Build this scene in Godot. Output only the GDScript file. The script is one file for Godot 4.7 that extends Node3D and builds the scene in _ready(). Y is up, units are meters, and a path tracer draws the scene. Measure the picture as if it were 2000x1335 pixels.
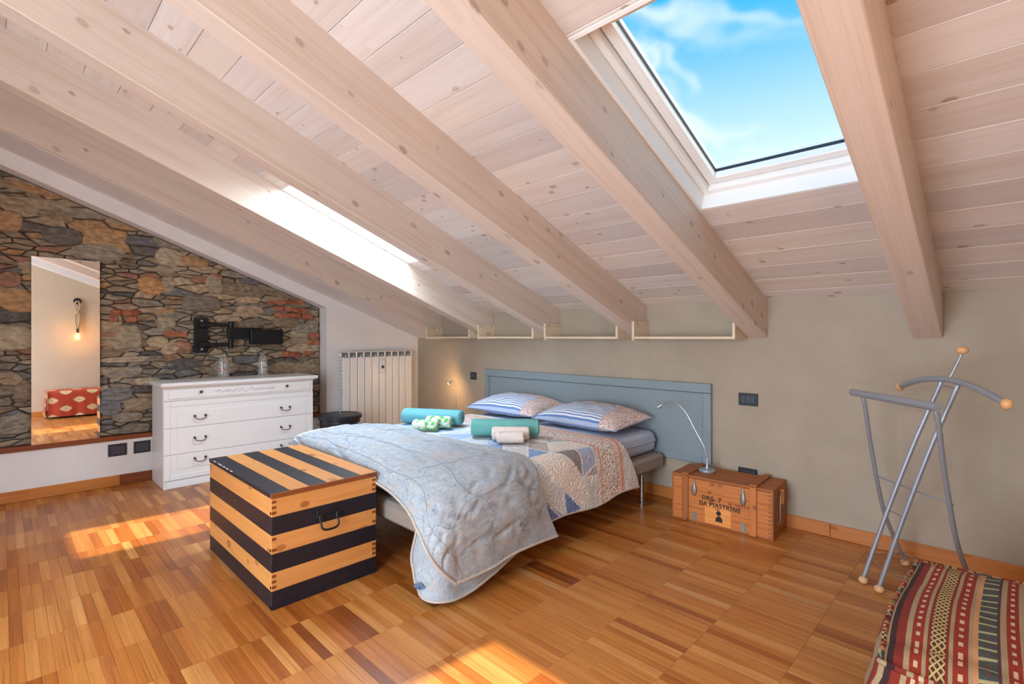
extends Node3D
# An attic bedroom: whitewashed rafters, stone wall on the left, double bed against the taupe wall.
# x runs along the headboard wall, z out of it towards the viewer, y up. Metres.

const CEIL0 := 1.56      # ceiling height at the headboard wall
const SLOPE := 0.391     # roof rise per metre of z
const BOT0 := 1.29       # underside of the rafters at the headboard wall
const BOTS := 0.382
const ROOM_X := 6.1
const ROOM_Z := 5.7
const BEAMS := [0.506, 1.427, 2.358, 3.291, 4.233, 5.172]   # right faces of the rafters
const BEAM_W := 0.134
const WIN_T0 := 1.181
const WIN_T1 := 2.427
const HIGH_T0 := 4.65  # the two unseen skylights behind the viewer
const HIGH_T1 := 5.80

var rng := RandomNumberGenerator.new()
var names := {}
var M := {}
var roof_frame: Transform3D

func _ready() -> void:
	rng.seed = 20240
	# ------------------------------------------------------------ camera
	var cam := Camera3D.new()
	cam.name = "camera"
	cam.projection = Camera3D.PROJECTION_FRUSTUM
	cam.near = 0.05
	cam.far = 200.0
	cam.size = 0.05 * 2.0 * 667.5 / 981.66
	cam.frustum_offset = Vector2(0, -0.05 * 10.1 / 981.66)
	cam.position = Vector3(5.431, 1.3, 3.786)
	cam.rotation.y = 0.7767
	add_child(cam)
	cam.current = true
	# ------------------------------------------------------------ sky and exposure
	var env := Environment.new()
	env.background_mode = Environment.BG_SKY
	var sky := Sky.new()
	var pano := PanoramaSkyMaterial.new()
	pano.panorama = sky_picture()
	sky.sky_material = pano
	env.sky = sky
	env.background_energy_multiplier = 1.0
	env.tonemap_mode = Environment.TONE_MAPPER_LINEAR
	env.tonemap_exposure = 1.2
	env.sdfgi_enabled = true
	env.ssao_enabled = true
	env.ssil_enabled = true
	var we := WorldEnvironment.new()
	we.name = "world"
	we.environment = env
	add_child(we)
	# ------------------------------------------------------------ sun
	var sun := DirectionalLight3D.new()
	sun.name = "sun"
	sun.light_color = Color(1.0, 0.95, 0.86)
	sun.light_energy = 2.2
	sun.light_angular_distance = 1.2
	sun.shadow_enabled = true
	add_child(sun)
	sun.look_at_from_position(Vector3(0.378, 1.756, -0.941), Vector3.ZERO, Vector3.UP)
	# ------------------------------------------------------------ daylight in the left skylight and in unseen openings behind the viewer
	var a := atan(SLOPE)
	roof_frame = Transform3D(Basis(Vector3.RIGHT, Vector3(0, cos(a), -sin(a)), Vector3(0, sin(a), cos(a))), Vector3(0, CEIL0, 0))
	daylight("daylight_left", 1.8255, (WIN_T0 + WIN_T1) / 2, 0.60, 1.04, 5.5, Color(0.84, 0.92, 1.0))
	daylight("unseen_high_daylight_a", 2.7575, (HIGH_T0 + HIGH_T1) / 2, 0.62, 1.0, 1.8, Color(0.88, 0.94, 1.0))  # unseen skylight behind the viewer, placed to light the left floor
	daylight("unseen_high_daylight_b", 4.635, (HIGH_T0 + HIGH_T1) / 2, 0.62, 1.0, 11.0, Color(0.88, 0.94, 1.0))  # unseen skylight behind the viewer, placed to light the right floor
	var dl := AreaLight3D.new()  # daylight of the unseen door, placed to light ceiling and headboard wall
	dl.name = "unseen_door_daylight"
	dl.area_size = Vector2(1.75, 2.1)
	dl.light_energy = 19.0
	dl.light_color = Color(0.84, 0.92, 1.0)
	dl.shadow_enabled = true
	dl.area_range = 20.0
	dl.area_attenuation = 2.0
	add_child(dl)
	dl.position = Vector3(4.4, 1.12, 6.02)
	# ------------------------------------------------------------ the place
	make_materials()
	build_shell()
	build_stone_wall()
	build_windows()
	build_floor()
	build_ceiling()
	build_shelves()
	build_bed()
	build_bedding()
	build_chest()
	build_dresser()
	build_radiator()
	build_bin()
	build_mirror()
	build_tv_mount()
	build_crate_and_lamps()
	build_valet()
	build_pouf()
	build_switches()
	build_far_side()

func daylight(called: String, x: float, t: float, w: float, l: float, energy: float, c: Color) -> void:
	var l3 := AreaLight3D.new()
	l3.name = called
	l3.area_size = Vector2(w, l)
	l3.light_energy = energy
	l3.light_color = c
	l3.shadow_enabled = true
	l3.area_range = 20.0
	l3.area_attenuation = 2.0
	add_child(l3)
	var n := roof_frame.basis.y
	l3.transform = Transform3D(Basis(Vector3.RIGHT, -roof_frame.basis.z, n), roof_frame * Vector3(x, 0.27, t))

# ================================================================ helpers: nodes
func numbered(called: String) -> String:
	var n: int = names.get(called, 0)
	names[called] = n + 1
	return called if n == 0 else "%s_%03d" % [called, n]

func tag(o: Node3D, label: String, category: String, group := "") -> void:
	o.set_meta("label", label)
	o.set_meta("category", category)
	if group != "":
		o.set_meta("group", group)

func thing(called: String, label: String, category: String, at := Vector3.ZERO, turn := 0.0, group := "") -> Node3D:
	var o := Node3D.new()
	o.name = numbered(called)
	add_child(o)
	o.position = at
	o.rotation.y = turn
	tag(o, label, category, group)
	return o

func structure(called: String, mesh: Mesh, m: Material, at := Vector3.ZERO) -> MeshInstance3D:
	var o := MeshInstance3D.new()
	o.name = called
	o.mesh = mesh
	o.material_override = m
	add_child(o)
	o.set_meta("kind", "structure")
	return o

# a part whose mesh is given in world coordinates
func part(parent: Node3D, called: String, mesh: Mesh, m: Material, label := "") -> MeshInstance3D:
	var o := MeshInstance3D.new()
	o.name = called
	o.mesh = mesh
	o.material_override = m
	parent.add_child(o, true)
	o.transform = parent.global_transform.affine_inverse()
	if label != "":
		o.set_meta("label", label)
	return o

# a part whose mesh is given in its own coordinates and placed in the world
func piece(parent: Node3D, called: String, mesh: Mesh, m: Material, at: Transform3D) -> MeshInstance3D:
	var o := MeshInstance3D.new()
	o.name = called
	o.mesh = mesh
	o.material_override = m
	parent.add_child(o, true)
	o.transform = parent.global_transform.affine_inverse() * at
	return o

# ================================================================ helpers: meshes
func new_st() -> SurfaceTool:
	var st := SurfaceTool.new()
	st.begin(Mesh.PRIMITIVE_TRIANGLES)
	return st

func tri(st: SurfaceTool, a: Vector3, b: Vector3, c: Vector3, n: Vector3, ua := Vector2.ZERO, ub := Vector2.ZERO, uc := Vector2.ZERO) -> void:
	if (b - a).cross(c - a).dot(n) > 0.0:
		var s := b
		b = c
		c = s
		var u := ub
		ub = uc
		uc = u
	st.set_normal(n); st.set_uv(ua); st.add_vertex(a)
	st.set_normal(n); st.set_uv(ub); st.add_vertex(b)
	st.set_normal(n); st.set_uv(uc); st.add_vertex(c)

func face(st: SurfaceTool, pts: Array, uvs: Array, inside: Vector3) -> void:
	var n: Vector3 = (pts[1] - pts[0]).cross(pts[2] - pts[0])
	if n.length() < 1e-12 and pts.size() > 3:
		n = (pts[2] - pts[0]).cross(pts[3] - pts[0])
	if n.length() < 1e-14:
		return
	n = n.normalized()
	if n.dot(pts[0] - inside) < 0.0:
		n = -n
	for i in range(1, pts.size() - 1):
		tri(st, pts[0], pts[i], pts[i + 1], n, uvs[0], uvs[i], uvs[i + 1])

# a box with chamfered edges; uv in metres with u along the longest side; warp moves the corners
func cbox(st: SurfaceTool, size: Vector3, bevel: float, xf := Transform3D(), warp = null, uvo := Vector2.ZERO, along := -1) -> void:
	var hs := size / 2.0
	var b := minf(bevel, minf(hs.x, minf(hs.y, hs.z)) * 0.95)
	var la := along
	if la < 0:
		la = 0
		if size.y > size[la]: la = 1
		if size.z > size[la]: la = 2
	var centre: Vector3 = xf * (warp.call(Vector3.ZERO) if warp != null else Vector3.ZERO)
	var put := func(p: Vector3) -> Vector3:
		return xf * (warp.call(p) if warp != null else p)
	var uvof := func(p: Vector3, ax: int) -> Vector2:
		var u: float
		var v: float
		if ax == la:
			u = p[(la + 1) % 3]
			v = p[(la + 2) % 3]
		else:
			u = p[la]
			v = p[3 - la - ax] + 0.37 * ax
		return Vector2(u, v) + uvo
	for ax in 3:
		var i := (ax + 1) % 3
		var j := (ax + 2) % 3
		for s in [-1.0, 1.0]:
			var ps := []
			var us := []
			for k in [[-1, -1], [1, -1], [1, 1], [-1, 1]]:
				var p := Vector3.ZERO
				p[ax] = s * hs[ax]
				p[i] = k[0] * (hs[i] - b)
				p[j] = k[1] * (hs[j] - b)
				us.append(uvof.call(p, ax))
				ps.append(put.call(p))
			face(st, ps, us, centre)
	if b <= 0.00001:
		return
	for ax in 3:                       # edges along ax
		var i := (ax + 1) % 3
		var j := (ax + 2) % 3
		for si in [-1.0, 1.0]:
			for sj in [-1.0, 1.0]:
				var ps := []
				var us := []
				for k in [[-1, 0], [1, 0], [1, 1], [-1, 1]]:
					var p := Vector3.ZERO
					p[ax] = k[0] * (hs[ax] - b)
					p[i] = si * (hs[i] - (0.0 if k[1] == 0 else b))
					p[j] = sj * (hs[j] - (b if k[1] == 0 else 0.0))
					us.append(uvof.call(p, i))
					ps.append(put.call(p))
				face(st, ps, us, centre)
	for sx in [-1.0, 1.0]:
		for sy in [-1.0, 1.0]:
			for sz in [-1.0, 1.0]:
				var p0 := Vector3(sx * hs.x, sy * (hs.y - b), sz * (hs.z - b))
				var p1 := Vector3(sx * (hs.x - b), sy * hs.y, sz * (hs.z - b))
				var p2 := Vector3(sx * (hs.x - b), sy * (hs.y - b), sz * hs.z)
				face(st, [put.call(p0), put.call(p1), put.call(p2)], [uvof.call(p0, 0), uvof.call(p1, 0), uvof.call(p2, 0)], centre)

# chamfered box between two corners, in world coordinates
func bx(lo: Vector3, hi: Vector3, bevel := 0.003, uvo := Vector2.ZERO, along := -1) -> Mesh:
	var st := new_st()
	cbox(st, hi - lo, bevel, Transform3D(Basis(), (lo + hi) / 2), null, uvo, along)
	return st.commit()

func addbx(st: SurfaceTool, lo: Vector3, hi: Vector3, bevel := 0.003, uvo := Vector2.ZERO, along := -1) -> void:
	cbox(st, hi - lo, bevel, Transform3D(Basis(), (lo + hi) / 2), null, uvo, along)

# a grid of points as a smooth surface; rows[i][j]
func add_grid(st: SurfaceTool, rows: Array, uvs: Array, flip := false, loop := false) -> void:
	var nr := rows.size()
	var nc: int = rows[0].size()
	var nor := []
	for i in nr:
		var line := PackedVector3Array()
		for j in nc:
			var jm := j - 1
			var jp := j + 1
			if loop:
				if jm < 0: jm = nc - 2
				if jp > nc - 1: jp = 1
			else:
				jm = maxi(jm, 0)
				jp = mini(jp, nc - 1)
			var du: Vector3 = rows[i][jp] - rows[i][jm]
			var dv: Vector3 = rows[mini(i + 1, nr - 1)][j] - rows[maxi(i - 1, 0)][j]
			var n := du.cross(dv)
			if n.length() < 1e-12:
				# a pole: take the next row's
				var i2 := 1 if i == 0 else nr - 2
				du = rows[i2][jp] - rows[i2][jm]
				dv = rows[mini(i2 + 1, nr - 1)][j] - rows[maxi(i2 - 1, 0)][j]
				n = du.cross(dv)
			n = n.normalized()
			line.append(-n if flip else n)
		nor.append(line)
	for i in nr - 1:
		for j in nc - 1:
			var q := [[i, j], [i, j + 1], [i + 1, j + 1], [i + 1, j]]
			for t in [[0, 1, 2], [0, 2, 3]]:
				var a: Vector3 = rows[q[t[0]][0]][q[t[0]][1]]
				var b: Vector3 = rows[q[t[1]][0]][q[t[1]][1]]
				var c: Vector3 = rows[q[t[2]][0]][q[t[2]][1]]
				var cr := (b - a).cross(c - a)
				if cr.length() < 1e-12:
					continue
				var ord := [t[0], t[1], t[2]]
				var an: Vector3 = nor[q[t[0]][0]][q[t[0]][1]] + nor[q[t[1]][0]][q[t[1]][1]] + nor[q[t[2]][0]][q[t[2]][1]]
				if cr.dot(an) > 0.0:
					ord = [t[0], t[2], t[1]]
				for k in ord:
					st.set_normal(nor[q[k][0]][q[k][1]])
					st.set_uv(uvs[q[k][0]][q[k][1]])
					st.add_vertex(rows[q[k][0]][q[k][1]])

func grid_uv(nr: int, nc: int, su := 1.0, sv := 1.0) -> Array:
	var out := []
	for i in nr:
		var l := PackedVector2Array()
		for j in nc:
			l.append(Vector2(su * j / (nc - 1), sv * i / (nr - 1)))
		out.append(l)
	return out

# turned shape round the y axis of xf; profile = [[radius, height], ...] from the bottom up
func add_lathe(st: SurfaceTool, profile: Array, xf := Transform3D(), segs := 20) -> void:
	var rows := []
	var uvs := []
	for k in profile.size():
		var l := PackedVector3Array()
		var u := PackedVector2Array()
		for s in segs + 1:
			var an := TAU * s / segs
			l.append(xf * Vector3(profile[k][0] * cos(an), profile[k][1], profile[k][0] * sin(an)))
			u.append(Vector2(float(s) / segs, float(k) / maxi(1, profile.size() - 1)))
		rows.append(l)
		uvs.append(u)
	add_grid(st, rows, uvs, xf.basis.determinant() > 0.0, true)

func lathe(profile: Array, xf := Transform3D(), segs := 20) -> Mesh:
	var st := new_st()
	add_lathe(st, profile, xf, segs)
	return st.commit()

# sharp-edged version of a profile: every corner doubled a hair apart
func sharp(profile: Array, e := 0.0012) -> Array:
	var out := []
	for k in profile.size():
		var p := Vector2(profile[k][0], profile[k][1])
		if k > 0:
			var d := Vector2(profile[k - 1][0], profile[k - 1][1]) - p
			if d.length() > 2.5 * e:
				out.append([p.x + d.normalized().x * e, p.y + d.normalized().y * e])
		out.append([p.x, p.y])
		if k < profile.size() - 1:
			var d2 := Vector2(profile[k + 1][0], profile[k + 1][1]) - p
			if d2.length() > 2.5 * e:
				out.append([p.x + d2.normalized().x * e, p.y + d2.normalized().y * e])
	return out

func axis_frame(from: Vector3, to: Vector3) -> Transform3D:
	var y := (to - from).normalized()
	var h := Vector3.RIGHT if absf(y.x) < 0.8 else Vector3.BACK
	var x := h.cross(y).normalized()
	var z := x.cross(y).normalized()
	return Transform3D(Basis(x, y, z), from)

# round bar along a path
func add_tube(st: SurfaceTool, path: Array, radius: float, sides := 10, caps := true, radii := []) -> void:
	var rows := []
	var uvs := []
	var n := path.size()
	var ref := Vector3.ZERO
	var run := 0.0
	for i in n:
		var d: Vector3 = (path[mini(i + 1, n - 1)] - path[maxi(i - 1, 0)]).normalized()
		if ref == Vector3.ZERO:
			ref = (Vector3.UP if absf(d.y) < 0.9 else Vector3.RIGHT)
		var x := (ref - d * ref.dot(d)).normalized()
		ref = x
		var y := d.cross(x)
		var r: float = radii[i] if radii.size() else radius
		if i > 0:
			run += (path[i] - path[i - 1]).length()
		var l := PackedVector3Array()
		var u := PackedVector2Array()
		for s in sides + 1:
			var an := TAU * s / sides
			l.append(path[i] + (x * cos(an) + y * sin(an)) * r)
			u.append(Vector2(run, float(s) / sides * TAU * r))
		rows.append(l)
		uvs.append(u)
	add_grid(st, rows, uvs, false, true)
	if caps:
		for e in [0, n - 1]:
			var d: Vector3 = (path[0] - path[1]) if e == 0 else (path[n - 1] - path[n - 2])
			for s in sides:
				tri(st, path[e], rows[e][s], rows[e][s + 1], d.normalized(), Vector2.ZERO, Vector2(0.01, 0), Vector2(0, 0.01))

func tube(path: Array, radius: float, sides := 10, radii := []) -> Mesh:
	var st := new_st()
	add_tube(st, path, radius, sides, true, radii)
	return st.commit()

func add_ball(st: SurfaceTool, at: Vector3, r: Vector3, basis := Basis(), segs := 16) -> void:
	var prof := []
	for k in 11:
		var t := PI * k / 10.0
		prof.append([sin(t), -cos(t)])
	add_lathe(st, prof, Transform3D(basis * Basis.from_scale(r), at), segs)

func ball(at: Vector3, r: Vector3, basis := Basis(), segs := 16) -> Mesh:
	var st := new_st()
	add_ball(st, at, r, basis, segs)
	return st.commit()

func curve(pts: Array, per := 6) -> Array:         # Catmull-Rom through the points
	var out := []
	for i in pts.size() - 1:
		var p0 = pts[maxi(i - 1, 0)]
		var p1 = pts[i]
		var p2 = pts[i + 1]
		var p3 = pts[mini(i + 2, pts.size() - 1)]
		for k in per:
			out.append(catmull(p0, p1, p2, p3, float(k) / per))
	out.append(pts[-1])
	return out

func catmull(p0, p1, p2, p3, t: float):
	return 0.5 * (2.0 * p1 + (p2 - p0) * t + (2.0 * p0 - 5.0 * p1 + 4.0 * p2 - p3) * t * t + (3.0 * p1 - p0 - 3.0 * p2 + p3) * t * t * t)

# control points [rows][cols] to a fine grid
func patch(ctrl: Array, per_r: int, per_c: int) -> Array:
	var fine := []
	for r in ctrl:
		fine.append(curve(r, per_c))
	var out := []
	for j in fine[0].size():
		var col := []
		for i in fine.size():
			col.append(fine[i][j])
		var c := curve(col, per_r)
		for i in c.size():
			if j == 0:
				out.append([])
			out[i].append(c[i])
	return out

# a cloth with thickness: the sheet, its underside and a rounded hem
func add_slab(st: SurfaceTool, rows: Array, uvs: Array, thick: float, flip := false) -> void:
	var nr := rows.size()
	var nc: int = rows[0].size()
	var under := []
	for i in nr:
		var l := []
		for j in nc:
			var du: Vector3 = rows[i][mini(j + 1, nc - 1)] - rows[i][maxi(j - 1, 0)]
			var dv: Vector3 = rows[mini(i + 1, nr - 1)][j] - rows[maxi(i - 1, 0)][j]
			var n := du.cross(dv).normalized() * (-1.0 if flip else 1.0)
			l.append(rows[i][j] - n * thick)
		under.append(l)
	add_grid(st, rows, uvs, flip)
	add_grid(st, under, uvs, not flip)
	var ring := []
	var ringu := []
	var uvr := []
	for j in nc: ring.append(rows[0][j]); ringu.append(under[0][j]); uvr.append(uvs[0][j])
	for i in range(1, nr): ring.append(rows[i][nc - 1]); ringu.append(under[i][nc - 1]); uvr.append(uvs[i][nc - 1])
	for j in range(nc - 2, -1, -1): ring.append(rows[nr - 1][j]); ringu.append(under[nr - 1][j]); uvr.append(uvs[nr - 1][j])
	for i in range(nr - 2, -1, -1): ring.append(rows[i][0]); ringu.append(under[i][0]); uvr.append(uvs[i][0])
	for k in ring.size() - 1:
		var mid: Vector3 = (ring[k] + ringu[k] + ring[k + 1] + ringu[k + 1]) / 4.0
		var c2: Vector3 = rows[nr / 2][nc / 2]
		face(st, [ring[k], ring[k + 1], ringu[k + 1], ringu[k]], [uvr[k], uvr[k + 1], uvr[k + 1], uvr[k]], mid + (c2 - mid).normalized() * 0.001)

# polygon (Vector2 list) pushed out along an axis frame: xf.basis.z is the push direction
func prism(st: SurfaceTool, poly: PackedVector2Array, depth: float, xf: Transform3D) -> void:
	var idx := Geometry2D.triangulate_polygon(poly)
	var z := xf.basis.z.normalized()
	for k in range(0, idx.size(), 3):
		var a := poly[idx[k]]
		var b := poly[idx[k + 1]]
		var c := poly[idx[k + 2]]
		tri(st, xf * Vector3(a.x, a.y, depth), xf * Vector3(b.x, b.y, depth), xf * Vector3(c.x, c.y, depth), z, a, b, c)
		tri(st, xf * Vector3(a.x, a.y, 0), xf * Vector3(b.x, b.y, 0), xf * Vector3(c.x, c.y, 0), -z, a, b, c)
	var ccw := not Geometry2D.is_polygon_clockwise(poly)
	for k in poly.size():
		var a := poly[k]
		var b := poly[(k + 1) % poly.size()]
		var e := (b - a).normalized()
		var n2 := Vector2(e.y, -e.x) * (1.0 if ccw else -1.0)
		var n := (xf.basis * Vector3(n2.x, n2.y, 0)).normalized()
		var q := [xf * Vector3(a.x, a.y, 0), xf * Vector3(b.x, b.y, 0), xf * Vector3(b.x, b.y, depth), xf * Vector3(a.x, a.y, depth)]
		tri(st, q[0], q[1], q[2], n, a, b, b)
		tri(st, q[0], q[2], q[3], n, a, b, a)

func text_mesh(s: String, height: float, depth: float, serif := false) -> Mesh:
	var t := TextMesh.new()
	var fnt := SystemFont.new()
	fnt.font_names = PackedStringArray(["Droid Serif" if serif else "Droid Sans"])
	fnt.font_weight = 700
	t.font = fnt
	t.text = s
	t.font_size = 64
	t.pixel_size = height / 46.0
	t.depth = depth
	t.curve_step = 2.0
	return t

func ceil_y(z: float) -> float:
	return CEIL0 + SLOPE * z

func beam_y(z: float) -> float:
	return BOT0 + BOTS * z

# ================================================================ materials
func noise(freq: float, sd: int, oct := 3, kind := FastNoiseLite.TYPE_SIMPLEX_SMOOTH) -> FastNoiseLite:
	var n := FastNoiseLite.new()
	n.noise_type = kind
	n.frequency = freq
	n.seed = sd
	n.fractal_octaves = oct
	return n

func paint(w: int, h: int, f: Callable) -> ImageTexture:
	var d := PackedByteArray()
	d.resize(w * h * 3)
	var k := 0
	for y in h:
		for x in w:
			var c: Color = f.call(x, y)
			d[k] = clampi(int(c.r * 255.0 + 0.5), 0, 255)
			d[k + 1] = clampi(int(c.g * 255.0 + 0.5), 0, 255)
			d[k + 2] = clampi(int(c.b * 255.0 + 0.5), 0, 255)
			k += 3
	return ImageTexture.create_from_image(Image.create_from_data(w, h, false, Image.FORMAT_RGB8, d))

func rgb(r: float, g: float, b: float) -> Color:
	return Color(r / 255.0, g / 255.0, b / 255.0)

func mat(c: Color, rough := 0.6, metal := 0.0, spec := 0.5) -> StandardMaterial3D:
	var m := StandardMaterial3D.new()
	m.albedo_color = c
	m.roughness = rough
	m.metallic = metal
	m.metallic_specular = spec
	return m

func textured(t: Texture2D, su: float, sv: float, rough := 0.6, tint := Color.WHITE) -> StandardMaterial3D:
	var m := mat(tint, rough)
	m.albedo_texture = t
	m.uv1_scale = Vector3(su, sv, 1)
	return m

func noise_tex(n: FastNoiseLite, size: int, lo: Color, hi: Color) -> NoiseTexture2D:
	var t := NoiseTexture2D.new()
	t.width = size
	t.height = size
	t.seamless = true
	t.noise = n
	var g := Gradient.new()
	g.set_color(0, lo)
	g.set_color(1, hi)
	t.color_ramp = g
	return t

func relief(n: FastNoiseLite, size: int) -> NoiseTexture2D:
	var t := NoiseTexture2D.new()
	t.width = size
	t.height = size
	t.seamless = true
	t.noise = n
	return t

# plain colour with a mottled tint and a fine relief, mapped from three sides
func mottled(c: Color, lo: float, freq: float, sd: int, scale: float, rough: float, bump: float, bump_freq: float) -> StandardMaterial3D:
	var m := mat(c, rough)
	m.albedo_texture = noise_tex(noise(freq, sd, 4), 256, Color(lo, lo, lo), Color.WHITE)
	m.uv1_triplanar = true
	m.uv1_world_triplanar = true
	m.uv1_scale = Vector3.ONE * scale
	if bump > 0.0:
		m.heightmap_enabled = true
		m.heightmap_texture = relief(noise(bump_freq, sd + 7, 4), 256)
		m.heightmap_scale = bump
	return m

# boards with grain along u: light wood, darker grain, knots
func wood_picture(w: int, h: int, sd: int, light: Color, grain: Color, knot: Color, knots: int, stretch: float, kr := 1.0) -> ImageTexture:
	var n1 := noise(0.012, sd, 3)
	var n2 := noise(0.05, sd + 1, 2)
	var r := RandomNumberGenerator.new()
	r.seed = sd
	var push := PackedFloat32Array()
	var dark := PackedFloat32Array()
	push.resize(w * h)
	dark.resize(w * h)
	for i in knots:
		var cx := r.randi() % w
		var cy := r.randi() % h
		var kr2 := r.randf_range(4.0, 11.0) * kr
		var deep := r.randf_range(0.45, 0.85)
		for dy in range(-int(kr2 * 4.0), int(kr2 * 4.0) + 1):
			for dx in range(-int(kr2 * 7.0), int(kr2 * 7.0) + 1):
				var q := sqrt(dx * dx * 0.40 + dy * dy) / kr2
				var k := posmod(cy + dy, h) * w + posmod(cx + dx, w)
				push[k] += signf(dy) * kr2 * 1.1 * exp(-q * q * 0.25) if q > 0.2 else 0.0
				if q < 1.5:
					dark[k] = maxf(dark[k], clampf((1.25 - q) * 3.0, 0.0, 1.0) * (0.72 + 0.28 * sin(q * 12.0)) * deep)
	var d := PackedByteArray()
	d.resize(w * h * 3)
	for y in h:
		for x in w:
			var k := y * w + x
			var yy := y + push[k]
			var t := clampf((n1.get_noise_2d(x / stretch, yy * 3.2) * 0.5 + n2.get_noise_2d(x / (stretch * 1.6), yy * 5.0) * 0.35) * 0.62 + 0.38, 0.0, 1.0)
			var c := light.lerp(grain, t * t * 1.5).lerp(knot, dark[k])
			d[k * 3] = clampi(int(c.r * 255.0), 0, 255)
			d[k * 3 + 1] = clampi(int(c.g * 255.0), 0, 255)
			d[k * 3 + 2] = clampi(int(c.b * 255.0), 0, 255)
	return ImageTexture.create_from_image(Image.create_from_data(w, h, false, Image.FORMAT_RGB8, d))

func make_materials() -> void:
	# whitewashed spruce of the roof
	var ww := wood_picture(1024, 512, 11, rgb(224, 207, 192), rgb(203, 177, 156), rgb(146, 122, 104), 40, 9.0, 0.62)
	var ww2 := wood_picture(1024, 512, 12, rgb(231, 222, 215), rgb(210, 194, 183), rgb(150, 124, 106), 46, 9.0, 0.5)
	M.beam = textured(ww, 0.4, 0.8, 0.55)
	M.boards = []
	for c in [Color(1, 1, 1), Color(0.96, 0.95, 0.94), Color(0.99, 0.965, 0.95), Color(0.93, 0.915, 0.91), Color(1.0, 0.985, 0.96)]:
		M.boards.append(textured(ww2, 0.4, 0.8, 0.55, c))
	M.white_wood = textured(ww2, 0.4, 0.8, 0.5, Color(1.0, 1.0, 1.0))
	M.white_wood.albedo_color = Color(1.0, 1.0, 1.0)
	M.shelf = textured(wood_picture(512, 128, 31, rgb(232, 214, 188), rgb(214, 188, 152), rgb(170, 130, 95), 3, 8.0), 1.0, 4.0, 0.5)
	M.groove = mat(rgb(120, 92, 76), 0.9)
	M.deck = mat(rgb(120, 110, 100), 0.9)
	# floor
	var fl := wood_picture(512, 256, 21, Color(1, 1, 1), Color(0.70, 0.62, 0.54), Color(0.45, 0.36, 0.28), 0, 14.0)
	M.floor_tones = []
	for c in [[200, 132, 66], [192, 122, 56], [186, 114, 50], [210, 146, 80], [176, 102, 42], [160, 90, 38], [196, 127, 60], [138, 74, 31], [206, 152, 96], [190, 118, 54], [182, 110, 54], [172, 104, 46]]:
		M.floor_tones.append(rgb(c[0], c[1], c[2]))
	M.floor_pic = fl
	M.floor = []
	for c in M.floor_tones:
		var m := textured(fl, 1.4, 3.2, 0.3, c)
		m.metallic_specular = 0.45
		M.floor.append(m)
	M.floor_rest = textured(fl, 1.4, 3.2, 0.3)
	M.floor_rest.vertex_color_use_as_albedo = true
	M.floor_rest.metallic_specular = 0.45
	M.screed = mat(rgb(70, 36, 16), 0.9)
	# skirting and ledge
	M.skirt = textured(wood_picture(512, 128, 41, rgb(201, 128, 62), rgb(160, 88, 38), rgb(110, 55, 25), 2, 10.0), 1.0, 4.0, 0.4)
	M.ledge = textured(wood_picture(512, 128, 43, rgb(140, 72, 36), rgb(96, 44, 20), rgb(60, 28, 14), 2, 10.0), 1.0, 4.0, 0.4)
	# walls
	M.taupe = mottled(rgb(178, 164, 144), 0.95, 0.01, 3, 0.8, 0.75, 0.15, 0.08)
	M.plaster = mottled(rgb(233, 229, 226), 0.965, 0.01, 5, 0.9, 0.85, 0.2, 0.05)
	M.tan = mottled(rgb(203, 184, 160), 0.96, 0.01, 6, 0.8, 0.8, 0.15, 0.06)
	M.white = mat(rgb(236, 234, 231), 0.45)
	M.window_white = mat(rgb(244, 242, 238), 0.4)
	M.seal = mat(rgb(40, 44, 48), 0.6)
	M.pane = mat(Color(1, 1, 1, 0.015), 0.02)
	M.pane.metallic_specular = 0.25
	M.pane.transparency = BaseMaterial3D.TRANSPARENCY_ALPHA
	# stone
	M.stones = {}
	var sn := noise_tex(noise(0.016, 61, 5), 512, Color(0.66, 0.64, 0.62), Color(1.0, 1.0, 1.0))
	var sb := relief(noise(0.035, 62, 5), 256)
	var pal := {"o": [[212, 172, 126], [204, 164, 122]], "O": [[226, 176, 122]], "b": [[182, 162, 136], [170, 150, 126], [192, 172, 146]], "g": [[170, 160, 144], [182, 171, 153], [158, 147, 132]], "d": [[122, 117, 113], [134, 126, 119]],
			"c": [[206, 192, 166], [196, 181, 155], [214, 200, 172]], "t": [[218, 194, 162], [210, 184, 154]], "r": [[194, 146, 120], [184, 140, 118]], "s": [[140, 138, 140], [150, 147, 145]], "brick": [[196, 122, 92], [184, 112, 84], [206, 134, 102]]}
	for k in pal:
		M.stones[k] = []
		for c in pal[k]:
			var m := mat(rgb(c[0], c[1], c[2]), 0.85, 0.0, 0.35)
			m.albedo_texture = sn
			m.uv1_triplanar = true
			m.uv1_world_triplanar = true
			m.uv1_scale = Vector3(2.0, 2.6, 1.5)
			m.heightmap_enabled = true
			m.heightmap_texture = sb
			m.heightmap_scale = 1.6
			M.stones[k].append(m)
	M.mortar = mottled(rgb(98, 82, 66), 0.6, 0.03, 71, 3.0, 0.95, 1.0, 0.06)
	# bed and cloth
	M.headboard = mat(rgb(138, 152, 157), 0.5)
	M.leather = mottled(rgb(160, 146, 134), 0.93, 0.05, 81, 4.0, 0.5, 0.1, 0.2)
	M.chrome = mat(rgb(205, 205, 205), 0.22, 1.0)
	M.steel = mat(rgb(172, 180, 190), 0.36, 0.55)
	M.dull_steel = mat(rgb(150, 150, 140), 0.5, 0.8)
	M.black_metal = mat(rgb(30, 30, 34), 0.45, 0.2)
	M.mount = mat(rgb(24, 25, 30), 0.4, 0.3)
	M.bin = mat(rgb(48, 50, 56), 0.42, 0.3)
	M.bronze = mat(rgb(86, 72, 56), 0.4, 0.8)
	M.plastic_dark = mat(rgb(42, 46, 54), 0.35)
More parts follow.
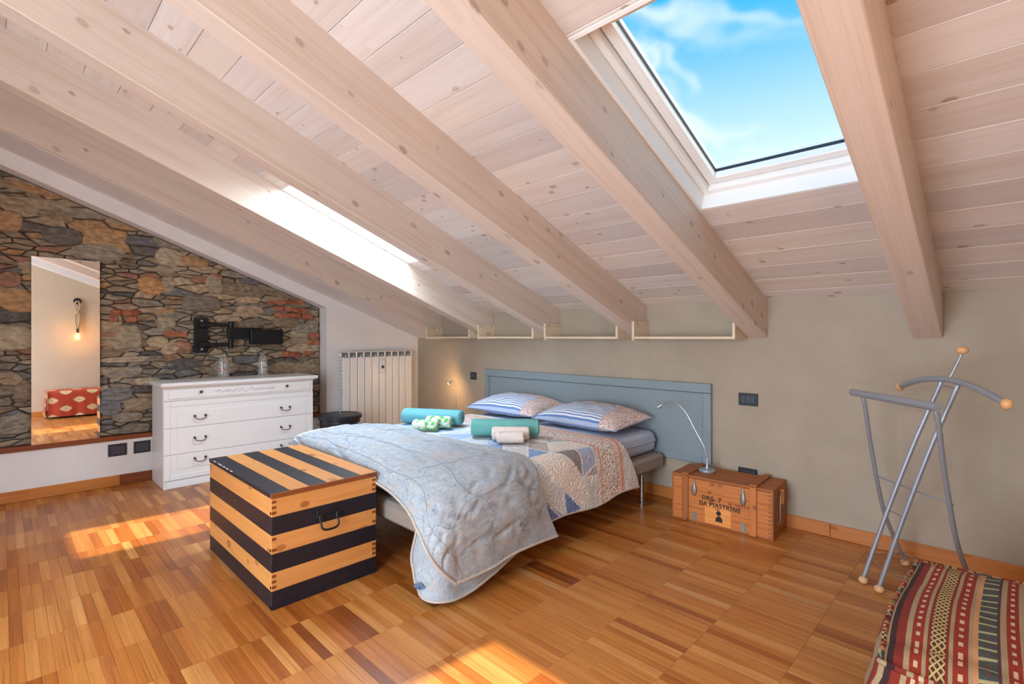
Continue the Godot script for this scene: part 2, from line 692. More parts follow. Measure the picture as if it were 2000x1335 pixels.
	M.plastic_dim = mat(rgb(66, 74, 86), 0.35)
	M.plastic_white = mat(rgb(232, 230, 226), 0.4)
	M.radiator = mat(rgb(236, 234, 230), 0.35)
	M.radiator_grey = mat(rgb(128, 130, 130), 0.5)
	M.beech = textured(wood_picture(128, 128, 47, rgb(226, 176, 122), rgb(206, 150, 96), rgb(190, 130, 80), 0, 6.0), 4.0, 4.0, 0.4)
	M.teal = cloth_material(rgb(128, 210, 202), 0.06, 0.9)
	M.teal_blue = cloth_material(rgb(130, 212, 222), 0.06, 0.9)
	M.sheet = textured(sheet_picture(), 4.5, 4.5, 0.85)
	M.quilt = textured(quilt_picture(), 1.0, 1.0, 0.9)
	M.quilt.texture_repeat = false
	M.quilt.heightmap_enabled = true
	M.quilt.heightmap_texture = quilting_relief()
	M.quilt.heightmap_scale = 0.5
	M.blanket = textured(blanket_picture(), 1.0, 1.0, 0.75, Color(0.93, 0.93, 0.93))
	M.blanket.rim_enabled = true
	M.blanket.rim = 0.3
	M.stitch = mat(rgb(124, 132, 142), 0.9)
	M.blanket_hem = cloth_material(rgb(222, 210, 196), 0.05, 0.8)
	M.pillow = textured(pillow_picture(), 1.0, 1.0, 0.9)
	M.leaf_towel = textured(leaf_picture(), 1.0, 1.0, 0.95)
	M.pale_towel = textured(pale_picture(), 1.0, 1.0, 0.95)
	# chest
	var pine := wood_picture(512, 256, 51, rgb(222, 156, 88), rgb(196, 122, 58), rgb(120, 60, 26), 9, 12.0)
	M.pine = textured(pine, 1.0, 2.0, 0.42)
	M.pine_dark = textured(pine, 1.0, 2.0, 0.45, Color(0.62, 0.5, 0.42))
	M.chest_black = mottled(rgb(34, 33, 44), 0.75, 0.02, 91, 5.0, 0.42, 0.15, 0.1)
	# dresser
	M.dresser = mat(rgb(238, 238, 236), 0.3)
	M.dresser_line = mat(rgb(190, 186, 182), 0.5)
	M.decal = mat(rgb(206, 200, 198), 0.5)
	# crate
	var cw := wood_picture(512, 256, 55, rgb(222, 148, 78), rgb(172, 96, 42), rgb(92, 46, 20), 5, 12.0)
	M.crate = textured(cw, 1.6, 3.2, 0.5, Color(0.95, 0.88, 0.80))
	M.crate_worn = textured(cw, 2.2, 4.0, 0.6, Color(0.78, 0.72, 0.68))
	M.crate_pale = textured(cw, 1.6, 3.2, 0.5, Color(1.1, 1.12, 1.1))
	M.stencil = mat(rgb(52, 38, 30), 0.8)
	M.stencil_red = mat(rgb(150, 66, 34), 0.8)
	# others
	M.kilim = textured(kilim_picture(), 1.92, 1.0, 0.95, Color(0.92, 0.90, 0.88))
	M.damask = textured(damask_picture(), 1.0, 1.0, 0.9)
	M.mirror = mat(rgb(240, 240, 238), 0.015, 1.0)
	M.mirror_edge = mat(rgb(190, 196, 194), 0.2, 0.6)
	M.glass = mat(Color(0.98, 1.0, 1.0, 0.06), 0.02)
	M.glass.transparency = BaseMaterial3D.TRANSPARENCY_ALPHA
	M.reed = mat(rgb(46, 34, 28), 0.8)
	M.pink = mat(rgb(196, 60, 90), 0.5)
	M.rope = textured(wood_picture(64, 64, 49, rgb(204, 176, 134), rgb(160, 126, 84), rgb(130, 100, 70), 0, 2.0), 30.0, 30.0, 0.95)

func cloth_material(c: Color, bump: float, rough: float) -> StandardMaterial3D:
	var m := mat(c, rough)
	m.albedo_texture = noise_tex(noise(0.09, 101, 3), 256, Color(0.82, 0.82, 0.82), Color.WHITE)
	m.uv1_triplanar = true
	m.uv1_scale = Vector3.ONE * 7.0
	m.heightmap_enabled = true
	m.heightmap_texture = relief(noise(0.14, 102, 2), 256)
	m.heightmap_scale = bump * 10.0
	m.rim_enabled = true
	m.rim = 0.3
	return m

func sky_picture() -> ImageTexture:
	var w := 1024
	var h := 512
	var im := Image.create(w, h, false, Image.FORMAT_RGBF)
	var n := noise(1.0, 301, 5)
	var n2 := noise(1.0, 302, 4)
	for y in h:
		var el := (0.5 - (y + 0.5) / h) * PI
		for x in w:
			if el <= 0.0:
				im.set_pixel(x, y, Color(0.42, 0.44, 0.45))
				continue
			var az := (x + 0.5) / w * TAU
			var d := Vector3(cos(az) * cos(el), sin(el), sin(az) * cos(el))
			var deg := rad_to_deg(el)
			var t := smoothstep(13.0, 34.0, deg)
			var c := Color(0.70, 0.93, 1.0).lerp(Color(0.012, 0.46, 0.94), t)
			c = c.lerp(Color(0.01, 0.40, 0.90), smoothstep(45.0, 90.0, deg))
			# thin cirrus drawn out across a high flat layer
			var p := Vector2(d.x, d.z) / (d.y + 0.12)
			p = p.rotated(-0.35)
			var warp := n2.get_noise_2d(p.x * 1.3, p.y * 1.3)
			var a := n.get_noise_2d(p.x * 1.1 + warp * 0.7, p.y * 4.6 + warp * 1.5)
			var b := n2.get_noise_2d(p.x * 0.7 + 9.0, p.y * 1.2)
			var cl := clampf((a * 1.2 + b * 0.8 - 0.06) * 1.6, 0.0, 1.0)
			c = c.lerp(Color(0.80, 0.94, 1.0), cl * 0.75)
			im.set_pixel(x, y, c)
	return ImageTexture.create_from_image(im)

func sheet_picture() -> ImageTexture:
	return paint(128, 128, func(x: int, y: int) -> Color:
		var u := fposmod((x + y) / 16.0, 1.0)
		var v := fposmod((x - y) / 16.0, 1.0)
		var d := minf(absf(u - 0.5), absf(v - 0.5))
		var dot := Vector2(fposmod((x + y) / 16.0, 1.0) , fposmod((x - y) / 16.0, 1.0)).distance_to(Vector2(0, 0)) < 0.3
		return rgb(112, 140, 190) if dot or d < 0.09 else rgb(226, 230, 238))

func in_poly(p: Vector2, poly: PackedVector2Array) -> bool:
	return Geometry2D.is_point_in_polygon(p, poly)

const QUILT_S0 := 1.55
const QUILT_S1 := 3.95
const QUILT_Z0 := 0.40
const QUILT_Z1 := 2.35

func quilt_picture() -> ImageTexture:
	var polys := [
		["3b4", [Vector2(3.354, 1.323), Vector2(3.386, 1.125), Vector2(3.617, 1.155)], rgb(152, 142, 140)],
		["lb", [Vector2(3.386, 1.125), Vector2(3.398, 0.98), Vector2(3.544, 1.0), Vector2(3.617, 1.155)], rgb(176, 184, 206)],
		["gr", [Vector2(3.544, 1.0), Vector2(3.629, 0.985), Vector2(3.617, 1.155)], rgb(186, 174, 166)],
		["be", [Vector2(3.364, 1.559), Vector2(3.354, 1.323), Vector2(3.617, 1.155), Vector2(3.742, 1.11), Vector2(3.789, 1.193), Vector2(3.65, 1.355), Vector2(3.574, 1.448)], rgb(238, 229, 219)],
		["wh", [Vector2(3.364, 1.559), Vector2(3.574, 1.448), Vector2(3.656, 1.355), Vector2(3.825, 1.345), Vector2(3.637, 1.579)], rgb(216, 222, 226)],
		["b1", [Vector2(3.637, 1.579), Vector2(3.821, 1.385), Vector2(3.87, 1.52), Vector2(3.832, 1.6)], rgb(112, 138, 190)],
		["b2", [Vector2(3.65, 1.355), Vector2(3.814, 1.182), Vector2(3.825, 1.345)], rgb(112, 138, 190)],
		["b0", [Vector2(3.153, 1.332), Vector2(3.347, 1.33), Vector2(3.364, 1.559)], rgb(140, 172, 214)],
		["pa", [Vector2(3.617, 1.155), Vector2(3.631, 0.98), Vector2(3.88, 0.966), Vector2(3.814, 1.182), Vector2(3.742, 1.11)], rgb(220, 220, 212)],
		["g2", [Vector2(3.153, 1.332), Vector2(3.012, 1.17), Vector2(3.133, 1.1), Vector2(3.347, 1.33)], rgb(196, 186, 180)],
		["c2", [Vector2(3.347, 1.33), Vector2(3.133, 1.1), Vector2(3.216, 0.98), Vector2(3.398, 0.98)], rgb(238, 230, 220)],
		["w2", [Vector2(3.112, 1.52), Vector2(2.913, 1.316), Vector2(3.031, 1.2), Vector2(3.346, 1.541)], rgb(222, 222, 220)],
		["b3", [Vector2(2.88, 1.489), Vector2(2.913, 1.316), Vector2(3.112, 1.52)], rgb(150, 178, 216)]]
	var packed := []
	for p in polys:
		packed.append(PackedVector2Array(p[1]))
	var sizes := Vector2(QUILT_S1 - QUILT_S0, QUILT_Z1 - QUILT_Z0)
	var n := noise(0.05, 401, 3)
	var fl := noise(0.09, 402, 3)
	var cols := [rgb(226, 224, 220), rgb(168, 190, 220), rgb(236, 229, 220), rgb(200, 196, 194), rgb(206, 216, 226), rgb(140, 166, 208)]
	return paint(768, 640, func(x: int, y: int) -> Color:
		var s := QUILT_S0 + sizes.x * x / 768.0
		var z := QUILT_Z0 + sizes.y * y / 640.0
		var c := rgb(234, 231, 227)
		if z < 0.74:
			# dotted field next to the sheet, ended by a braided orange line
			var dx := fposmod(s / 0.022 + 0.5 * floorf(z / 0.019), 1.0) - 0.5
			var dz := fposmod(z / 0.019, 1.0) - 0.5
			c = rgb(242, 235, 226)
			if dx * dx + dz * dz < 0.05:
				c = rgb(150, 166, 196)
			var band := z - 0.70 - 0.0
			if absf(band) < 0.022:
				var tw := sin(s * 190.0)
				c = rgb(226, 122, 82) if absf(band - tw * 0.012) < 0.006 or absf(band + tw * 0.012) < 0.005 else rgb(242, 222, 202)
		elif z < 0.97:
			# flowered band
			c = rgb(246, 236, 226)
			var f := fl.get_noise_2d(x * 1.4, y * 1.4)
			var g := fl.get_noise_2d(x * 2.2 + 400.0, y * 2.2)
			if f > 0.2:
				c = rgb(178, 182, 178)
			if f > 0.36:
				c = rgb(142, 150, 152)
			if g > 0.36:
				c = rgb(226, 124, 98)
			if absf(z - 0.765) < 0.006 or absf(z - 0.95) < 0.008:
				c = rgb(222, 128, 92) if fposmod(s / 0.016, 1.0) < 0.6 else rgb(240, 224, 208)
		else:
			var p := Vector2(s, z)
			var hit := false
			for i in packed.size():
				if in_poly(p, packed[i]):
					c = polys[i][2]
					hit = true
					for e in packed[i].size():
						var near := Geometry2D.get_closest_point_to_segment(p, packed[i][e], packed[i][(e + 1) % packed[i].size()])
						if near.distance_squared_to(p) < 0.000036:
							c = rgb(240, 236, 230)
					break
			if not hit:
				# the rest of the patchwork: half-square triangles
				var q := Vector2(s + 0.08, z + 0.02) / 0.30
				var f2 := Vector2(fposmod(q.x, 1.0), fposmod(q.y, 1.0))
				var id := int(floorf(q.x)) * 3 + int(floorf(q.y)) * 5
				var upper := f2.x + f2.y > 1.0 if (id & 1) == 0 else f2.x > f2.y
				c = cols[posmod(id * 2 + (1 if upper else 0) * 3, 6)]
				var edge := minf(minf(f2.x, 1.0 - f2.x), minf(f2.y, 1.0 - f2.y))
				if edge < 0.02:
					c = rgb(238, 234, 228)
		var m := 1.0 + n.get_noise_2d(x * 3.0, y * 3.0) * 0.10
		return Color(c.r * m, c.g * m, c.b * m))

func quilting_relief() -> ImageTexture:
	var n := noise(0.02, 405, 2)
	return paint(768, 640, func(x: int, y: int) -> Color:
		var a := n.get_noise_2d(x, y) * 26.0
		var v := 0.5 + 0.5 * sin(a + x * 0.25)
		v = pow(v, 0.4)
		return Color(v, v, v))

func blanket_picture() -> ImageTexture:
	# a watery print: grey-blue ground, pale brushed strokes, darker leaf shadows
	var n := noise(0.055, 411, 4)
	var n2 := noise(0.010, 412, 3)
	var n3 := noise(0.085, 413, 4)
	return paint(768, 512, func(x: int, y: int) -> Color:
		var b := n2.get_noise_2d(x, y)
		var a := n.get_noise_2d(x + 30.0 * b, y * 0.55)
		var d := n3.get_noise_2d(x * 0.9 - 40.0 * b, y * 0.6)
		var c := rgb(178, 188, 196)
		c = c.lerp(rgb(204, 206, 204), smoothstep(0.0, 0.4, a) * 0.75)
		c = c.lerp(rgb(148, 160, 172), smoothstep(0.05, 0.45, -d) * 0.7)
		c = c.lerp(rgb(190, 182, 176), smoothstep(0.15, 0.5, b) * 0.6)
		return c)

func pillow_picture() -> ImageTexture:
	var fl := noise(0.07, 421, 3)
	return paint(512, 384, func(x: int, y: int) -> Color:
		var u := x / 512.0
		var v := y / 384.0
		# v = 0 at the back (headboard), 1 at the front; stripes along the front and middle, flowers behind and at the right end
		var c := rgb(226, 232, 242)
		if v > 0.40 and u < 0.80:
			var st := fposmod(v * 20.0, 1.0)
			c = rgb(104, 138, 192) if st < 0.42 else rgb(238, 241, 246)
			if v > 0.97:
				c = rgb(126, 158, 206) if posmod(x / 4 + y / 4, 2) == 0 else rgb(224, 230, 240)
		else:
			c = rgb(244, 235, 226)
			var f := fl.get_noise_2d(x * 1.5, y * 1.5)
			var g := fl.get_noise_2d(x * 2.0 + 700.0, y * 2.0)
			if f > 0.12: c = rgb(186, 190, 184)
			if f > 0.26: c = rgb(146, 156, 158)
			if g > 0.24: c = rgb(216, 116, 104)
			if g > 0.36: c = rgb(190, 60, 72)
			if absf(v - 0.40) < 0.012 or absf(u - 0.80) < 0.01:
				c = rgb(214, 130, 112) if posmod(x + y, 8) < 5 else rgb(240, 226, 214)
		return c)

func leaf_picture() -> ImageTexture:
	var r := RandomNumberGenerator.new()
	r.seed = 5
	var dots := []
	for i in 34:
		dots.append([Vector2(r.randf() * 256, r.randf() * 256), r.randf_range(12, 21), r.randf() * TAU])
	return paint(256, 256, func(x: int, y: int) -> Color:
		var c := rgb(232, 240, 228)
		for d in dots:
			var q: Vector2 = Vector2(x, y) - d[0]
			if absf(q.x) > 22.0 or absf(q.y) > 22.0:
				continue
			var an: float = q.angle() + d[2]
			var rr: float = d[1] * (0.55 + 0.45 * absf(cos(an * 2.0)))
			if q.length() < rr:
				c = rgb(112, 192, 108) if q.length() > rr * 0.35 else rgb(70, 160, 84)
		return c)

func pale_picture() -> ImageTexture:
	var r := RandomNumberGenerator.new()
	r.seed = 8
	var dots := []
	for i in 9:
		dots.append([Vector2(r.randf() * 256, r.randf() * 256), r.randf_range(8, 14)])
	var n := noise(0.05, 431, 2)
	return paint(256, 256, func(x: int, y: int) -> Color:
		var c := rgb(238, 224, 216)
		for d in dots:
			var q: Vector2 = Vector2(x, y) - d[0]
			var e: float = absf(q.length() - d[1] * (1.0 + 0.3 * sin(q.angle() * 3.0)))
			if e < 1.8:
				c = rgb(160, 128, 112)
		if absf(n.get_noise_2d(x * 0.5, y * 0.5)) < 0.012:
			c = rgb(190, 164, 150)
		return c)

func kilim_picture() -> ImageTexture:
	# stripes across u; motifs repeat along v
	var bands := [[0.03, "tan"], [0.035, "dark"], [0.05, "red"], [0.03, "tan"], [0.06, "dash"], [0.02, "tan"], [0.015, "red"], [0.075, "net"], [0.015, "red"], [0.02, "tan"], [0.07, "dash"], [0.02, "tan"], [0.025, "peach"],
		[0.085, "green"], [0.015, "plum"], [0.03, "tan"], [0.06, "dash"], [0.03, "tan"], [0.012, "dark"], [0.03, "tan"], [0.04, "red"], [0.06, "net"], [0.02, "tan"], [0.06, "dash"], [0.02, "peach"], [0.05, "green"]]
	var total := 0.0
	for b in bands:
		total += b[0]
	var n := noise(0.08, 441, 2)
	return paint(1024, 768, func(x: int, y: int) -> Color:
		var u := x / 1024.0 * total
		var kind := "red"
		var f := 0.0
		for b in bands:
			if u < b[0]:
				kind = b[1]
				f = u / b[0]
				break
			u -= b[0]
		var v := y / 768.0
		var c := rgb(140, 44, 28)
		match kind:
			"tan": c = rgb(186, 164, 128) if posmod(x + y, 4) > 0 else rgb(150, 130, 100)
			"dark": c = rgb(62, 34, 34)
			"plum": c = rgb(92, 56, 66)
			"peach": c = rgb(214, 156, 110)
			"dash":
				c = rgb(152, 48, 28)
				if absf(f - 0.5) < 0.17 and fposmod(v * 18.0, 1.0) < 0.42: c = rgb(222, 196, 160)
			"net":
				c = rgb(84, 50, 32)
				var a := absf(fposmod(f * 2.0 + v * 32.0, 1.0) - 0.5)
				var b2 := absf(fposmod(f * 2.0 - v * 32.0, 1.0) - 0.5)
				if minf(a, b2) < 0.16: c = rgb(214, 190, 128)
			"green":
				c = rgb(74, 86, 84)
				var q := fposmod(v * 17.0 + 0.25 * f, 1.0)
				if q < 0.22: c = rgb(190, 186, 140)
				elif absf(f - 0.5) < 0.12 and q > 0.45 and q < 0.75: c = rgb(116, 70, 74)
		var m := 1.0 + n.get_noise_2d(x * 2.0, y * 2.0) * 0.16 - (0.1 if posmod(y, 3) == 0 else 0.0)
		return Color(c.r * m, c.g * m, c.b * m))

func damask_picture() -> ImageTexture:
	return paint(256, 256, func(x: int, y: int) -> Color:
		var c := rgb(176, 62, 32)
		for o in [Vector2(64, 64), Vector2(192, 192)]:
			var q: Vector2 = Vector2(x, y) - o
			var d := pow(absf(q.x) / 60.0, 1.35) + pow(absf(q.y) / 46.0, 1.35)
			d += 0.06 * sin(q.angle() * 16.0)
			if d < 1.0:
				c = rgb(238, 216, 172)
				if fposmod(d * 3.2, 1.0) < 0.32: c = rgb(150, 92, 50)
				if d < 0.16: c = rgb(196, 140, 84)
		return c)

# ================================================================ the room
func stone_top(z: float) -> float:
	return 1.16 + 0.382 * z

func wall_prism(st: SurfaceTool, poly: Array, x0: float, x1: float) -> void:   # poly in (z, y)
	var p := PackedVector2Array()
	for q in poly:
		p.append(Vector2(-q[0], q[1]))
	prism(st, p, x1 - x0, Transform3D(Basis(Vector3(0, 0, -1), Vector3.UP, Vector3.RIGHT), Vector3(x0, 0, 0)))

func build_shell() -> void:
	structure("wall_back", bx(Vector3(-0.5, -0.1, -0.3), Vector3(6.4, 1.61, 0.0), 0.0), M.taupe)
	var e := 0.06
	var st := new_st()
	wall_prism(st, [[0.0, -0.1], [1.225, -0.1], [1.225, ceil_y(1.225) + e], [0.0, ceil_y(0) + e]], -0.45, 0.0)
	wall_prism(st, [[1.225, stone_top(1.225)], [4.6, stone_top(4.6)], [4.6, ceil_y(4.6) + e], [1.225, ceil_y(1.225) + e]], -0.45, 0.0)
	wall_prism(st, [[4.6, -0.1], [6.0, -0.1], [6.0, ceil_y(6.0) + e], [4.6, ceil_y(4.6) + e]], -0.45, 0.0)
	wall_prism(st, [[1.225, -0.1], [4.6, -0.1], [4.6, 0.392], [1.225, 0.392]], -0.45, -0.135)
	var wl := structure("wall_left", st.commit(), M.plaster)
	st = new_st()
	wall_prism(st, [[1.225, 0.392], [4.6, 0.392], [4.6, stone_top(4.6)], [1.225, stone_top(1.225)]], -0.45, -0.178)
	part(wl, "mortar_bed", st.commit(), M.mortar, "brown mortar between the stones")
	st = new_st()
	wall_prism(st, [[-0.3, -0.1], [6.0, -0.1], [6.0, ceil_y(6.0) + e], [-0.3, ceil_y(-0.3) + e]], 6.1, 6.4)
	structure("wall_right", st.commit(), M.tan)
	st = new_st()
	addbx(st, Vector3(-0.5, -0.1, 5.7), Vector3(3.5, ceil_y(5.7) + 0.15, 6.0), 0.0)
	addbx(st, Vector3(5.3, -0.1, 5.7), Vector3(6.4, ceil_y(5.7) + 0.15, 6.0), 0.0)
	addbx(st, Vector3(3.5, 2.2, 5.7), Vector3(5.3, ceil_y(5.7) + 0.15, 6.0), 0.0)
	structure("wall_front", st.commit(), M.plaster)
	# unseen glazed double door behind the viewer, placed to light the ceiling
	st = new_st()
	addbx(st, Vector3(3.5, 0.0, 5.80), Vector3(3.55, 2.2, 5.88), 0.003)
	addbx(st, Vector3(5.25, 0.0, 5.80), Vector3(5.3, 2.2, 5.88), 0.003)
	addbx(st, Vector3(3.55, 2.15, 5.80), Vector3(5.25, 2.2, 5.88), 0.003)
	var door := structure("unseen_door_1", st.commit(), M.window_white)
	for x in [3.552, 4.401]:
		st = new_st()
		addbx(st, Vector3(x, 0.0, 5.81), Vector3(x + 0.07, 2.148, 5.86), 0.003)
		addbx(st, Vector3(x + 0.777, 0.0, 5.81), Vector3(x + 0.847, 2.148, 5.86), 0.003)
		addbx(st, Vector3(x + 0.07, 0.0, 5.81), Vector3(x + 0.777, 0.09, 5.86), 0.003)
		addbx(st, Vector3(x + 0.07, 2.07, 5.81), Vector3(x + 0.777, 2.148, 5.86), 0.003)
		var leaf := part(door, "unseen_door_leaf", st.commit(), M.window_white)
		part(leaf, "pane", bx(Vector3(x + 0.065, 0.085, 5.832), Vector3(x + 0.782, 2.075, 5.836), 0.0), M.pane)
	# skirting boards in lengths
	st = new_st()
	addbx(st, Vector3(0.0, 0.0, 0.0), Vector3(3.3, 0.088, 0.014), 0.003, Vector2(0.3, 0))
	var bb := structure("baseboard_back", st.commit(), M.skirt)
	part(bb, "skirting_length", bx(Vector3(3.302, 0, 0), Vector3(4.615, 0.088, 0.014), 0.003, Vector2(0.9, 0.4)), M.skirt)
	part(bb, "skirting_length", bx(Vector3(4.617, 0, 0), Vector3(6.1, 0.088, 0.014), 0.003, Vector2(0.1, 0.7)), M.skirt)
	var bl := structure("baseboard_left", bx(Vector3(-0.135, 0, 3.05), Vector3(-0.12, 0.088, 4.6), 0.003, Vector2(0.2, 0.1)), M.skirt)
	part(bl, "skirting_length", bx(Vector3(-0.135, 0, 1.24), Vector3(-0.12, 0.088, 3.048), 0.003, Vector2(0.5, 0.6)), M.ledge)
	var br := structure("baseboard_right", bx(Vector3(6.086, 0, 0.014), Vector3(6.1, 0.088, 5.7), 0.003), M.skirt)
	# wooden ledge under the stones
	structure("trim_1", bx(Vector3(-0.24, 0.392, 1.225), Vector3(-0.12, 0.432, 4.6), 0.004, Vector2(0.1, 0.2)), M.ledge)
	# plastered casing along the right wall, under the roof
	st = new_st()
	wall_prism(st, [[0.0, beam_y(0.0)], [5.7, beam_y(5.7)], [5.7, ceil_y(5.7)], [0.0, ceil_y(0.0)]], 5.93, 6.1)
	structure("trim_2", st.commit(), M.plaster)

# ---------------------------------------------------------------- rubble wall
func cell_of(i: int, seeds: Array, region: PackedVector2Array) -> PackedVector2Array:
	var poly := region
	var a: Vector2 = seeds[i][0]
	for j in seeds.size():
		if j == i:
			continue
		var b: Vector2 = seeds[j][0]
		var d := b - a
		var l2 := d.length_squared()
		if l2 > 0.04:
			continue
		# points p with |p-a|^2 - wa <= |p-b|^2 - wb
		var lim: float = (l2 + seeds[i][1] - seeds[j][1]) / 2.0
		var out := PackedVector2Array()
		for k in poly.size():
			var p := poly[k]
			var q := poly[(k + 1) % poly.size()]
			var fp := (p - a).dot(d) - lim
			var fq := (q - a).dot(d) - lim
			if fp <= 0.0:
				out.append(p)
			if (fp < 0.0 and fq > 0.0) or (fp > 0.0 and fq < 0.0):
				out.append(p + (q - p) * (fp / (fp - fq)))
		poly = out
		if poly.size() < 3:
			return PackedVector2Array()
	return poly

func add_stone(st: SurfaceTool, poly: PackedVector2Array, front: float, n: FastNoiseLite, colour: Color) -> void:
	# poly in (z, y); the stone stands out of the mortar towards +x
	var c := Vector2.ZERO
	for p in poly:
		c += p
	c /= poly.size()
	var lists := [[], [], [], []]
	for p in poly:
		var d := p - c
		var k := n.get_noise_2d(p.x * 90.0, p.y * 160.0)
		lists[0].append(Vector3(-0.185, p.y, p.x))
		lists[1].append(Vector3(front - 0.014 + 0.006 * k, c.y + d.y * 0.985, c.x + d.x * 0.99))
		lists[2].append(Vector3(front + 0.008 * k, c.y + d.y * 0.84, c.x + d.x * 0.90))
		lists[3].append(Vector3(front + 0.004 + 0.011 * n.get_noise_2d(p.x * 60.0 + 40.0, p.y * 90.0), c.y + d.y * 0.42, c.x + d.x * 0.45))
	var mid := Vector3(front + 0.006 + 0.005 * n.get_noise_2d(c.x * 70.0, c.y * 70.0), c.y, c.x)
	var inside := Vector3(-0.4, c.y, c.x)
	st.set_color(colour)
	var m := poly.size()
	for k in m:
		var k2 := (k + 1) % m
		for r in 3:
			face(st, [lists[r][k], lists[r][k2], lists[r + 1][k2]], [Vector2.ZERO, Vector2.ZERO, Vector2.ZERO], Vector3(-0.19, c.y, c.x))
			face(st, [lists[r][k], lists[r + 1][k2], lists[r + 1][k]], [Vector2.ZERO, Vector2.ZERO, Vector2.ZERO], Vector3(-0.19, c.y, c.x))
		face(st, [lists[3][k], lists[3][k2], mid], [Vector2.ZERO, Vector2.ZERO, Vector2.ZERO], inside)

func build_stone_wall() -> void:
	var wl: Node3D = get_node("wall_left")
	var big := [[3.148,2.160,0.381,0.186,"o"],[3.415,2.135,0.285,0.144,"d"],[3.354,2.136,0.065,0.103,"t"],[2.821,1.768,0.185,0.177,"O"],[3.737,2.209,0.170,0.168,"o"],[3.609,2.495,0.444,0.090,"o"],[3.581,2.378,0.388,0.107,"b"],[3.181,2.036,0.411,0.141,"g"],[2.687,2.049,0.208,0.190,"c"],[2.708,1.928,0.159,0.076,"c"],[3.702,1.591,0.218,0.209,"o"],[3.716,1.290,0.239,0.225,"c"],[3.037,1.288,0.309,0.279,"c"],[2.688,1.787,0.120,0.162,"c"],[2.306,1.816,0.171,0.181,"c"],[2.438,1.855,0.147,0.079,"r"],[2.284,1.893,0.117,0.071,"r"],[2.412,1.624,0.392,0.159,"g"],[2.041,1.783,0.532,0.136,"b"],[2.479,2.024,0.256,0.098,"o"],[2.727,1.538,0.182,0.085,"o"],[1.985,1.682,0.255,0.074,"t"],[1.976,1.577,0.246,0.116,"t"],[1.999,1.534,0.294,0.063,"t"],[2.707,1.430,0.175,0.114,"c"],[2.766,1.250,0.180,0.103,"t"],[2.667,1.192,0.161,0.115,"t"],[2.565,1.200,0.141,0.136,"r"],[3.009,0.985,0.290,0.109,"g"],[2.843,0.893,0.229,0.074,"c"],[2.988,1.098,0.401,0.054,"c"],[2.561,1.035,0.375,0.116,"d"],[3.064,0.795,0.214,0.153,"s"],[3.118,0.688,0.175,0.178,"s"],[2.900,0.689,0.225,0.138,"b"],[3.661,0.864,0.116,0.170,"b"],[3.732,0.969,0.142,0.120,"b"],[3.702,0.606,0.229,0.161,"g"],[2.992,0.585,0.219,0.100,"g"],[2.936,0.464,0.260,0.110,"g"],[2.070,1.417,0.384,0.104,"b"],[1.612,1.452,0.326,0.111,"b"],[1.388,1.399,0.345,0.103,"g"],[1.448,1.257,0.227,0.091,"b"],[1.387,0.943,0.403,0.171,"b"],[3.732,1.750,0.142,0.120,"r"],[3.616,1.861,0.148,0.163,"b"],[3.463,2.296,0.249,0.101,"b"],[2.686,2.192,0.241,0.124,"g"],[3.028,2.326,0.252,0.081,"b"],[2.213,2.103,0.277,0.071,"b"],[1.926,1.881,0.250,0.085,"s"],[1.612,1.757,0.326,0.089,"b"],[2.351,1.387,0.044,0.050,"b"],[2.806,1.101,0.155,0.065,"g"],[2.213,0.980,0.277,0.133,"g"],[1.639,0.965,0.324,0.132,"b"]]
	var bricks := [[3.073,1.512,0.078,0.054],[2.994,1.515,0.080,0.054],[2.928,1.517,0.060,0.055],[3.094,1.454,0.063,0.049],[2.965,1.457,0.081,0.055],[2.627,1.326,0.188,0.058],[1.759,1.666,0.105,0.049],[1.659,1.677,0.097,0.050],[1.544,1.677,0.155,0.050],[1.449,1.682,0.079,0.057],[1.680,1.604,0.107,0.055],[1.577,1.603,0.099,0.056],[1.460,1.591,0.147,0.057],[1.642,1.529,0.183,0.055],[1.516,1.532,0.134,0.056],[1.374,1.525,0.127,0.063],[1.286,1.314,0.177,0.064],[1.286,1.239,0.189,0.064],[1.616,1.114,0.065,0.066],[1.522,1.106,0.134,0.062],[1.363,1.113,0.116,0.052]]
	var q := 0.34                                    # the stones lie flat: distances along z count for less
	var seeds := []
	var r := RandomNumberGenerator.new()
	r.seed = 77
	var z_lo := 1.24
	var z_hi := 4.6
	for tries in 5000:
		var z := r.randf_range(z_lo, z_hi)
		var y := r.randf_range(0.44, 2.9)
		if y > stone_top(z) - 0.006:
			continue
		var rad := lerpf(0.012, 0.046, pow(r.randf(), 1.8))
		var p := Vector2(z * q, y)
		var ok := true
		for b in big:
			var e := Vector2((z - b[0]) / (b[2] * 0.5), (y - b[1]) / (b[3] * 0.5))
			if e.length() < 0.95:
				ok = false
				break
		if not ok:
			continue
		for s in seeds:
			var need: float = rad + s[2]
			if p.distance_squared_to(s[0]) < need * need * 0.8:
				ok = false
				break
		if not ok:
			continue
		for b in bricks:
			if absf(z - b[0]) < b[2] * 0.5 + 0.02 and absf(y - b[1]) < b[3] * 0.5 + 0.012:
				ok = false
				break
		if not ok:
			continue
		var pool := "bbggcdtorsb"
		if z > 2.9 and y > 1.6: pool = "bbgbrobdbg"
		elif y < 1.1: pool = "gsbbgscgbd"
		elif z < 2.6: pool = "ccgbgtcbgt"
		seeds.append([p, rad * rad, rad, pool[r.randi() % pool.length()]])
	var region := PackedVector2Array([Vector2(1.228 * q, 0.434), Vector2(4.597 * q, 0.434), Vector2(4.597 * q, stone_top(4.597) - 0.002), Vector2(1.228 * q, stone_top(1.228) - 0.002)])
	var jig := noise(1.0, 78, 3)
	var cells := []
